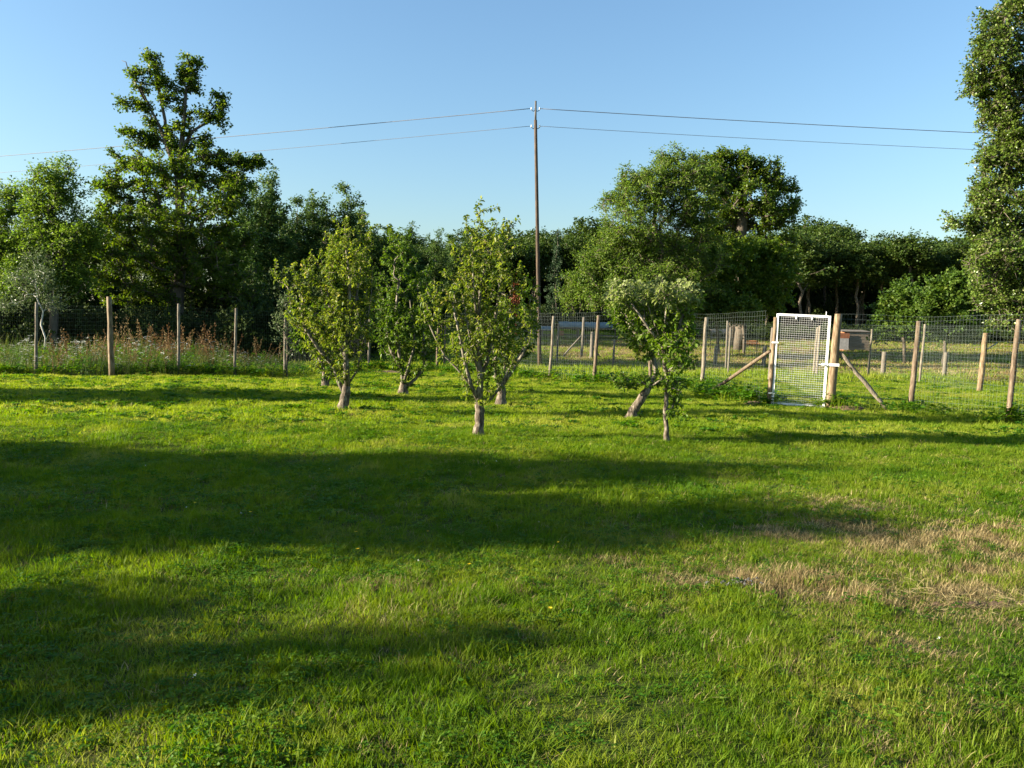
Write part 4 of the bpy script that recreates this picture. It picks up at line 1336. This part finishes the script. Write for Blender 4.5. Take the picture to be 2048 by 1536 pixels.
ORD = ['first', 'second', 'third', 'fourth', 'fifth', 'sixth', 'seventh', 'eighth', 'ninth', 'tenth', 'eleventh', 'twelfth', 'thirteenth', 'fourteenth']
spires = [(488, 392, 47), (512, 378, 48), (541, 355, 49), (566, 420, 51), (596, 404, 52), (626, 400, 53), (655, 402, 54), (692, 378, 54), (720, 424, 56), (746, 462, 56), (783, 466, 57), (822, 458, 58), (872, 466, 60), (905, 474, 62), (640, 440, 58), (580, 430, 57), (530, 420, 56), (700, 440, 60)]
for i, (px, py, d_) in enumerate(spires):
    x, h_ = top_h(px, py, d_)
    lab = ("%s slender pointed acacia in the row, counted from the tall oak" % ORD[i]) if i < 14 else "slender acacia in the back of the dark row between oak and pears"
    put('spire', i, lab, x, d_, h_, 1.05, "row of slender acacias" if i < 14 else "acacias at the back of the row")
x, h_ = top_h(1115, 452, 66)
put('conifer', 0, "pointed spruce standing above the far trees right of the power pole", x, 66, h_, 0.85, None)
far_rows = [("woodland tree in the far treeline left of the power pole", 740, 1050, 478), ("woodland tree in the far treeline between power pole and large ash", 1075, 1210, 488), ("woodland tree in the far treeline behind the large ash and oak", 1230, 1580, 480), ("woodland tree in the far treeline right of the dark oak", 1590, 2060, 478), ("woodland tree in the far treeline behind the tall left oak", -60, 730, 480)]
cnt = 0
for (lab, x0, x1, py) in far_rows:
    for row, d_ in enumerate((70, 76, 83)):
        stepx = 60 if row == 0 else 64
        for jn, px in enumerate(np.arange(x0 + (row % 2) * stepx / 2, x1, stepx)):
            qx = px + rw.normal() * 12
            dd = d_ + rw.normal() * 1.3
            bump = 9 * math.sin(px * 0.013) + 6 * math.sin(px * 0.05)
            x, h_ = top_h(qx, py - bump * 0.6 + rw.normal() * 13 + (row == 0) * 12, dd)
            lab1 = ("%s front-row woodland tree from the left%s" % (ORD[jn], lab[13:].replace("the far treeline", "treeline"))) if row == 0 and jn < 14 else lab.replace("woodland tree", "rear woodland tree")
            put('wood', int(rw.integers(5)), lab1, x, dd, h_, rw.uniform(1.05, 1.35), lab.replace("woodland tree", "woodland trees"))
            cnt += 1

# undergrowth along the wood, added backdrop rows inside it, shrubs behind the left fence
def shrub_mesh(r, rx, rz, nt, pt_, cl, lf, mat):
    bl = [(np.array([r.normal() * rx * 0.5, r.normal() * rx * 0.4, rz * r.uniform(0.3, 0.8)]), np.array([rx * 0.6, rx * 0.6, rz * 0.4])) for _ in range(6)]
    return far_tree("shrub", "shrub", "shrub", (0, 0, 0), bl, r, M[mat], M['dark_bark'], 0.5, nt, pt_, cl, lf, trunk_r=0.05, aspect=0.42)


shr = [shrub_mesh(rw, 2.2, 3.0, 70, 90, 0.3, (0.11, 0.18), 'shaded_thicket_leaf') for _ in range(3)]
su = set()


def put_shrub(i, label, x, y, s, sz, group):
    src = shr[i % 3]
    loc = ground(x, y) - np.array([0, 0, 0.62 * sz])
    rz = rw.random() * 6.28
    if src.name not in su:
        su.add(src.name)
        src.location = tuple(loc); src.rotation_euler = (0, 0, rz); src.scale = (s, s, sz)
        tag(src, label, "shrub", group)
    else:
        o = copy_tree(src, "shrub", label, loc, rz, (s, s, sz), group)
        o["category"] = "shrub"


i = 0
for px in np.arange(-20, 620, 62):
    d_ = 33.5 + rw.normal() * 0.7
    put_shrub(i, "%s shade-darkened shrub from the left in the thicket behind the left fence" % ORD[i], at(px, 700, d_)[0], d_, rw.uniform(0.65, 0.9), rw.uniform(0.7, 1.0), "thicket behind the left fence"); i += 1
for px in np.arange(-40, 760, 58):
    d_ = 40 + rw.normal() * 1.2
    put_shrub(i, "shrub darkened with the shade beneath the left trees", at(px, 700, d_)[0], d_, rw.uniform(0.9, 1.2), rw.uniform(1.2, 1.6), "undergrowth beneath the left trees"); i += 1
for px in np.arange(1270, 2100, 44):
    d_ = 61 + rw.normal() * 1.2
    put_shrub(i, "low dark hedge bush along the field edge right of the large ash", at(px, 700, d_)[0], d_, rw.uniform(0.6, 0.8), rw.uniform(0.32, 0.5), "low hedge along the field edge"); i += 1
for px in np.arange(620, 1220, 56):
    d_ = 66 + rw.normal() * 1.5
    put_shrub(i, "low shrub along the foot of the far wood behind the pears", at(px, 700, d_)[0], d_, rw.uniform(0.8, 1.1), rw.uniform(0.6, 0.9), "shrubs along the far wood behind the pears"); i += 1
for px in np.arange(560, 2150, 52):  # row added as a dark backdrop behind the far trunks
    d_ = 92 + rw.normal() * 1.0
    put_shrub(i, "dark backdrop shrub added deep inside the far wood", at(px, 700, d_)[0], d_, 2.0, rw.uniform(2.8, 3.3), "backdrop shrubs added in the far wood"); i += 1
for px in np.arange(1180, 2150, 48):  # second added row, darkening the gaps between the trunks
    d_ = 86 + rw.normal() * 1.0
    put_shrub(i, "dark backdrop shrub added deep inside the far wood", at(px, 700, d_)[0], d_, 1.3, rw.uniform(1.3, 1.7), "backdrop shrubs added in the far wood"); i += 1

# ================================================================ FIELD THINGS
rf_ = np.random.default_rng(404)


def lone_post(label, px, d_, h, rad, mat, lx=0.03):
    x = at(px, 700, d_)[0]
    g = ground(x, d_)
    b = MB(); k = 6; s = np.linspace(-0.1, 1, k)
    p = g[None] + np.array([lx, 0, h])[None] * s[:, None]
    b.tube(np.concatenate([p, p[-1:] + [[0, 0, 0.01]]]), np.concatenate([rad * rf_.uniform(0.94, 1.05, k), [rad * 0.75]]), 9)
    o = b.build("field_post", M[mat], None, True)
    return tag(o, label, "post", "old posts standing in the field")


lone_post("short stout weathered post in the field, nearer the gate", 1768, 33.5, 0.95, 0.10, OW)
lone_post("short stout weathered post in the field, left of the bright thick post", 1891, 32.5, 0.95, 0.085, OW)
lone_post("dark post left of the braced post seen through the fence", 1114, 36, 1.75, 0.045, OW, 0.05)
lone_post("dark green post right of the braced post", 1183, 40, 1.3, 0.09, OW)
lone_post("thin dark post seen just left of the small apple tree", 1227, 36, 1.1, 0.05, OW)
lone_post("grey post with bluish shade left of the gate brace", 1431, 38, 0.85, 0.09, OW)
lone_post("grey post with bluish shade close beside the gate", 1528, 37, 0.95, 0.09, OW)
lone_post("thin dark pole in front of the tree stump", 1453, 33, 2.05, 0.04, OW, 0.0)
lone_post("weathered post close behind the gate's left post", 1541, 27, 1.75, 0.06, OW, 0.05)
lone_post("thin pale pole seen through the gate mesh", 1635, 30.5, 1.9, 0.045, GW, 0.05)
# braced post
bx, bd = at(1163, 700, 41)[0], 41.0
g = ground(bx, bd)
bt = thing("braced_post", "old dark post propped by two slanting braces beyond the fence", "post", g)
wood_post(bt, g, g + [0.08, 0, 1.95], 0.085, M[OW], rf_)
for sx in (-1, 1):
    f_ = ground(bx + sx * 0.95, bd + 0.2 * sx)
    wood_post(bt, f_, g + [0.05 + sx * 0.06, 0, 1.05], 0.05, M[OW], rf_, "brace")
# stump
sx_, sd = at(1463, 700, 52)[0], 52.0
g = ground(sx_, sd)
stt = thing("pollard_stump", "thick pale cut tree trunk with green sprouts beyond the fence", "tree stump", g)
mb = MB(); s_ = np.linspace(-0.05, 1, 7)
mb.tube(g[None] + np.array([0.03, 0, 1.75])[None] * s_[:, None], [0.36, 0.31, 0.29, 0.28, 0.28, 0.28, 0.27], 12); mb.build("trunk", M['bark'], stt, True)
C = np.concatenate([g + np.array([0, 0, 1.95]) + rf_.normal(size=(260, 3)) * [0.4, 0.3, 0.28], g + np.array([0.55, -0.1, 1.1]) + rf_.normal(size=(90, 3)) * [0.16, 0.15, 0.2]])
V, T, nv = leaf_arrays(C, rand_dirs(rf_, len(C)), rand_dirs(rf_, len(C)), rf_.uniform(0.09, 0.15, len(C)), rf_.uniform(0.03, 0.05, len(C)))
tag(tri_object("sprouts", V, T, np.repeat(rf_.random(len(C)), nv), M['bush_leaf'], stt), kind="stuff")


# shed of horizontal boards with a rusty end
def shed():
    d_ = 50.0
    x0, x1 = at(1683, 700, d_)[0], at(1738, 700, d_)[0]
    y0 = d_; dep = 1.2
    g = ground((x0 + x1) / 2, y0)
    t = thing("board_shed", "low weathered board shed with rusty gable end in the field", "shed", g)
    h = 1.15
    w = x1 - x0
    for i in range(7):
        z = g[2] + 0.05 + i * h / 7
        m = MB(); m.box([(x0 + x1) / 2 + 0.15, y0 + rf_.normal() * 0.006, z + h / 14], (w / 2 - 0.15, 0.02, h / 14 - 0.008)); m.build("plank", M['board'], t)
    m = MB(); m.box([x0 + 0.16, y0 + dep / 2, g[2] + h / 2], (0.025, dep / 2 - 0.03, h / 2)); m.build("side_wall", M['rust'], t)
    m = MB(); m.box([x1 - 0.03, y0 + dep / 2, g[2] + h / 2], (0.025, dep / 2 - 0.03, h / 2)); m.build("side_wall", M['board'], t)
    m = MB(); m.box([(x0 + x1) / 2, y0 + dep, g[2] + h / 2], (w / 2 - 0.05, 0.02, h / 2)); m.build("back_wall", M['board'], t)
    ax = np.array([[1, 0, 0], [0, math.cos(0.08), math.sin(0.08)], [0, -math.sin(0.08), math.cos(0.08)]])
    m = MB(); m.box([(x0 + x1) / 2, y0 + dep / 2, g[2] + h + 0.08], (w / 2 + 0.05, dep / 2 + 0.08, 0.015), ax); m.build("roof", M['old_roof'], t)
    m = MB(); m.box([x0 + 0.02, y0 - 0.1, g[2] + 0.92], (0.38, 0.02, 0.16)); m.build("rusty_sheet", M['rust'], t)
    m = MB(); m.box([x0 + 0.02, y0 - 0.13, g[2] + 0.42], (0.33, 0.02, 0.34)); m.build("pale_panel", M['porcelain_grey'], t)


M['old_roof'] = rough_material("old_roof", [(0.3, (0.10, 0.085, 0.07)), (0.7, (0.20, 0.17, 0.13))], (1, 1, 1), 6, 0.9, 0.3)
M['porcelain_grey'] = rough_material("weathered_panel", [(0.3, (0.30, 0.28, 0.26)), (0.7, (0.46, 0.43, 0.40))], (1, 1, 1), 6, 0.8, 0.2)
shed()

# leaning corrugated sheet
p = at(1975, 700, 48.0); g = ground(p[0], 48.0)
m = MB(); kx, ky = 28, 2
V = []
for j in range(ky + 1):
    for i_ in range(kx + 1):
        u = i_ / kx - 0.5; v = j / ky
        V.append([p[0] + u * 0.55 + v * 1.1 - 0.55, 48.0 + u * 1.0, g[2] + 0.02 + v * 0.75 + 0.02 * math.sin(i_ * 1.57)])
m.add(V, [(j * (kx + 1) + i_, j * (kx + 1) + i_ + 1, (j + 1) * (kx + 1) + i_ + 1, (j + 1) * (kx + 1) + i_) for j in range(ky) for i_ in range(kx)])
o = m.build("metal_sheet", M['sheet_metal'], None, True)
so = o.modifiers.new("thickness", 'SOLIDIFY'); so.thickness = 0.006
tag(o, "grey corrugated metal sheet propped at a slant in the field", "metal sheet")


# tarp-covered cold frame on trestles
def cold_frame(label, px0, px1, d_, h, top_mat, legs=True, name="covered_bench"):
    x0, x1 = at(px0, 700, d_)[0], at(px1, 700, d_)[0]
    g = ground((x0 + x1) / 2, d_)
    t = thing(name, label, "garden bench", g)
    k = 14
    mm = MB(); V = []
    for i_ in range(k + 1):
        for j in range(6):
            x = x0 + (x1 - x0) * i_ / k
            v = j / 5
            V.append([x, d_ - 0.5 + v * 1.2, g[2] + h * 0.72 + 0.34 * h * math.sin(min(v * 2.2, 1.57)) + rf_.normal() * 0.018])
    mm.add(V, [(i_ * 6 + j, (i_ + 1) * 6 + j, (i_ + 1) * 6 + j + 1, i_ * 6 + j + 1) for i_ in range(k) for j in range(5)])
    c = mm.build("cover", M[top_mat], t, True)
    sm = c.modifiers.new("thickness", 'SOLIDIFY'); sm.thickness = 0.01
    mm = MB(); mm.box([(x0 + x1) / 2, d_ - 0.5, g[2] + h * 0.66], ((x1 - x0) / 2, 0.03, 0.04)); mm.build("rail", M['board'], t)
    mm = MB(); mm.box([(x0 + x1) / 2, d_ - 0.45, g[2] + h * 0.22], ((x1 - x0) / 2, 0.03, 0.035)); mm.build("rail", M['board'], t)
    kk = max(2, int((x1 - x0) / 1.0))
    for i_ in range(kk + 1):
        x = x0 + (x1 - x0) * i_ / kk
        mm = MB(); mm.box([x, d_ - 0.53, g[2] + h * 0.33], (0.035, 0.035, h * 0.36)); mm.build("leg", M['board'], t)
        mm = MB(); mm.box([x, d_ + 0.6, g[2] + h * 0.4], (0.035, 0.035, h * 0.42)); mm.build("leg", M['board'], t)
    return t


cold_frame("long low bench under grey-green tarpaulin behind the braced post", 1116, 1232, 56, 1.05, 'tarp')
cold_frame("low bench under dull tarpaulin left of the long tarpaulin bench", 1066, 1102, 57, 0.7, 'tarp')
cold_frame("low weathered timber bench left of the cut trunk", 1418, 1452, 58, 0.7, 'board')


def box_thing(name, label, cat, px, d_, size, mat, z=0.0, rz=0.0):
    x = at(px, 700, d_)[0]
    g = ground(x, d_)
    t = thing(name, label, cat, g)
    c, s = math.cos(rz), math.sin(rz)
    ax = np.array([[c, s, 0], [-s, c, 0], [0, 0, 1]])
    sx, sy, sz = size
    for (cx, cy, hx, hy) in ((0, -sy, sx, 0.02), (0, sy, sx, 0.02), (-sx, 0, 0.02, sy - 0.021), (sx, 0, 0.02, sy - 0.021)):
        for k in range(3):
            m = MB(); m.box(g + np.array([cx, cy, 0]) @ ax + [0, 0, z + sz * (k + 0.5) / 3 * 2], (hx, hy, sz / 3 - 0.012), ax); m.build("slat", M[mat], t)
    m = MB(); m.box(g + [0, 0, z + 0.02], (sx - 0.03, sy - 0.03, 0.015), ax); m.build("bottom", M[mat], t)
    return t


box_thing("wooden_crate", "small reddish wooden crate in front of the tarpaulin bench", "crate", 1122, 54.5, (0.12, 0.15, 0.16), 'brick_red', 0.30)
# stack of red boards beside the stump
x_ = at(1497, 700, 52)[0]; g = ground(x_, 52)
t = thing("board_pile", "low pile of reddish boards right of the cut trunk", "board pile", g)
for k_ in range(7):
    a_ = rf_.normal() * 0.2
    ax = np.array([[math.cos(a_), math.sin(a_), 0], [-math.sin(a_), math.cos(a_), 0], [0, 0, 1]])
    m = MB(); m.box(g + [rf_.normal() * 0.08, rf_.normal() * 0.15, 0.05 + 0.055 * k_], (0.42 + rf_.random() * 0.1, 0.09, 0.022), ax); m.build("board", M['brick_red'], t)
# thin stakes of the low netting
for k_, px in enumerate((1420, 1446, 1465, 1478, 1490, 1512)):
    d_ = 44
    x = at(px, 700, d_)[0]; g = ground(x, d_)
    m = MB(); m.tube([g - [0, 0, 0.1], g + [0.02, 0, 0.5], g + [0.03, 0, 0.95 + 0.2 * (k_ % 2)]], 0.018, 6)
    tag(m.build("garden_stake", M[GW], None, True), "thin pale stake standing in the dry grass left of the gate", "stake", "thin stakes in the dry grass")
# heap of dry cuttings in the field
hx, hd = at(2000, 740, 30)[0], 30.0
k = 900
C = ground(hx, hd) + np.abs(rf_.normal(size=(k, 3))) * np.array([0, 0, 0.13]) + rf_.normal(size=(k, 3)) * np.array([0.7, 0.4, 0.02])
A = rand_dirs(rf_, k); A[:, 2] *= 0.25
V, T, nv = leaf_arrays(C, A, np.tile([0, 0, 1.0], (k, 1)) + rand_dirs(rf_, k) * 0.3, rf_.uniform(0.2, 0.45, k), rf_.uniform(0.008, 0.016, k))
hp = tri_object("straw_heap", V, T, np.repeat(rf_.random(k), nv), M['straw'], None)
tag(hp, "low heap of dry straw beyond the fence at right", "straw heap")
# straw heap in the right foreground
for lab, cx, cy, sx, sy, k in (("loose heap of dry straw in the worn grass at right", 2.62, 4.95, 0.3, 0.13, 380), ("scattered straw at the far right of the foreground", 3.15, 4.75, 0.3, 0.12, 300), ("wisps of straw on the worn grass left of the straw heap", 1.9, 5.15, 0.35, 0.12, 160)):
    C = ground(cx, cy) + rf_.normal(size=(k, 3)) * np.array([sx, sy, 0.0])
    C[:, 2] = hgt(C[:, 0], C[:, 1]) + 0.02 + np.abs(rf_.normal(size=k)) * 0.035 * np.exp(-((C[:, 0] - cx) / sx) ** 2)
    A = rand_dirs(rf_, k); A[:, 2] = np.abs(A[:, 2]) * 0.35
    V, T, nv = leaf_arrays(C, A, np.tile([0, 0, 1.0], (k, 1)) + rand_dirs(rf_, k) * 0.5, rf_.uniform(0.04, 0.13, k), rf_.uniform(0.0008, 0.0017, k), rf_.uniform(-0.2, 0.5, k))
    tag(tri_object("loose_straw", V, T, np.repeat(rf_.random(k), nv), M['straw'], None), lab, None, None, "stuff")

# ================================================================ TREES OUTSIDE THE LEFT OF THE VIEW (their shade lies on the lawn)
ro = np.random.default_rng(505)


def shade_tree(label, x, y, h, half, zlow, nt, pt_, cl):
    bl = []
    for s in np.linspace(0, 1, 6):
        z = zlow + (h - zlow) * s
        w = half * (1.0 - 0.75 * max(0, s - 0.35) / 0.65) * (0.8 + 0.2 * min(1, s / 0.2))
        bl.append((np.array([x + ro.normal() * 0.15, y + ro.normal() * 0.15, z]), np.array([w, w, (h - zlow) / 6 * 0.9])))
    far_tree("garden_tree", label, "tree", ground(x, y), bl, ro, M['oak_leaf'], M['dark_bark'], 0.85, nt, pt_, cl, (0.10, 0.15), trunk_r=0.14)


shade_tree("leafy garden tree left of the view, shading the lawn before the pears", -15.9, 7.3, 4.9, 1.9, 1.6, 230, 90, 0.3)
shade_tree("rounded garden tree left of the view, shading the near lawn", -16.0, 5.1, 4.85, 2.0, 1.5, 230, 90, 0.3)
shade_tree("leafy garden tree left of the view, shading the lawn by the left fence", -20.0, 15.7, 5.1, 1.8, 1.5, 200, 90, 0.3)
shade_tree("small garden tree left of the view, shading the left foreground", -14.0, 2.4, 3.6, 1.15, 1.2, 105, 75, 0.25)
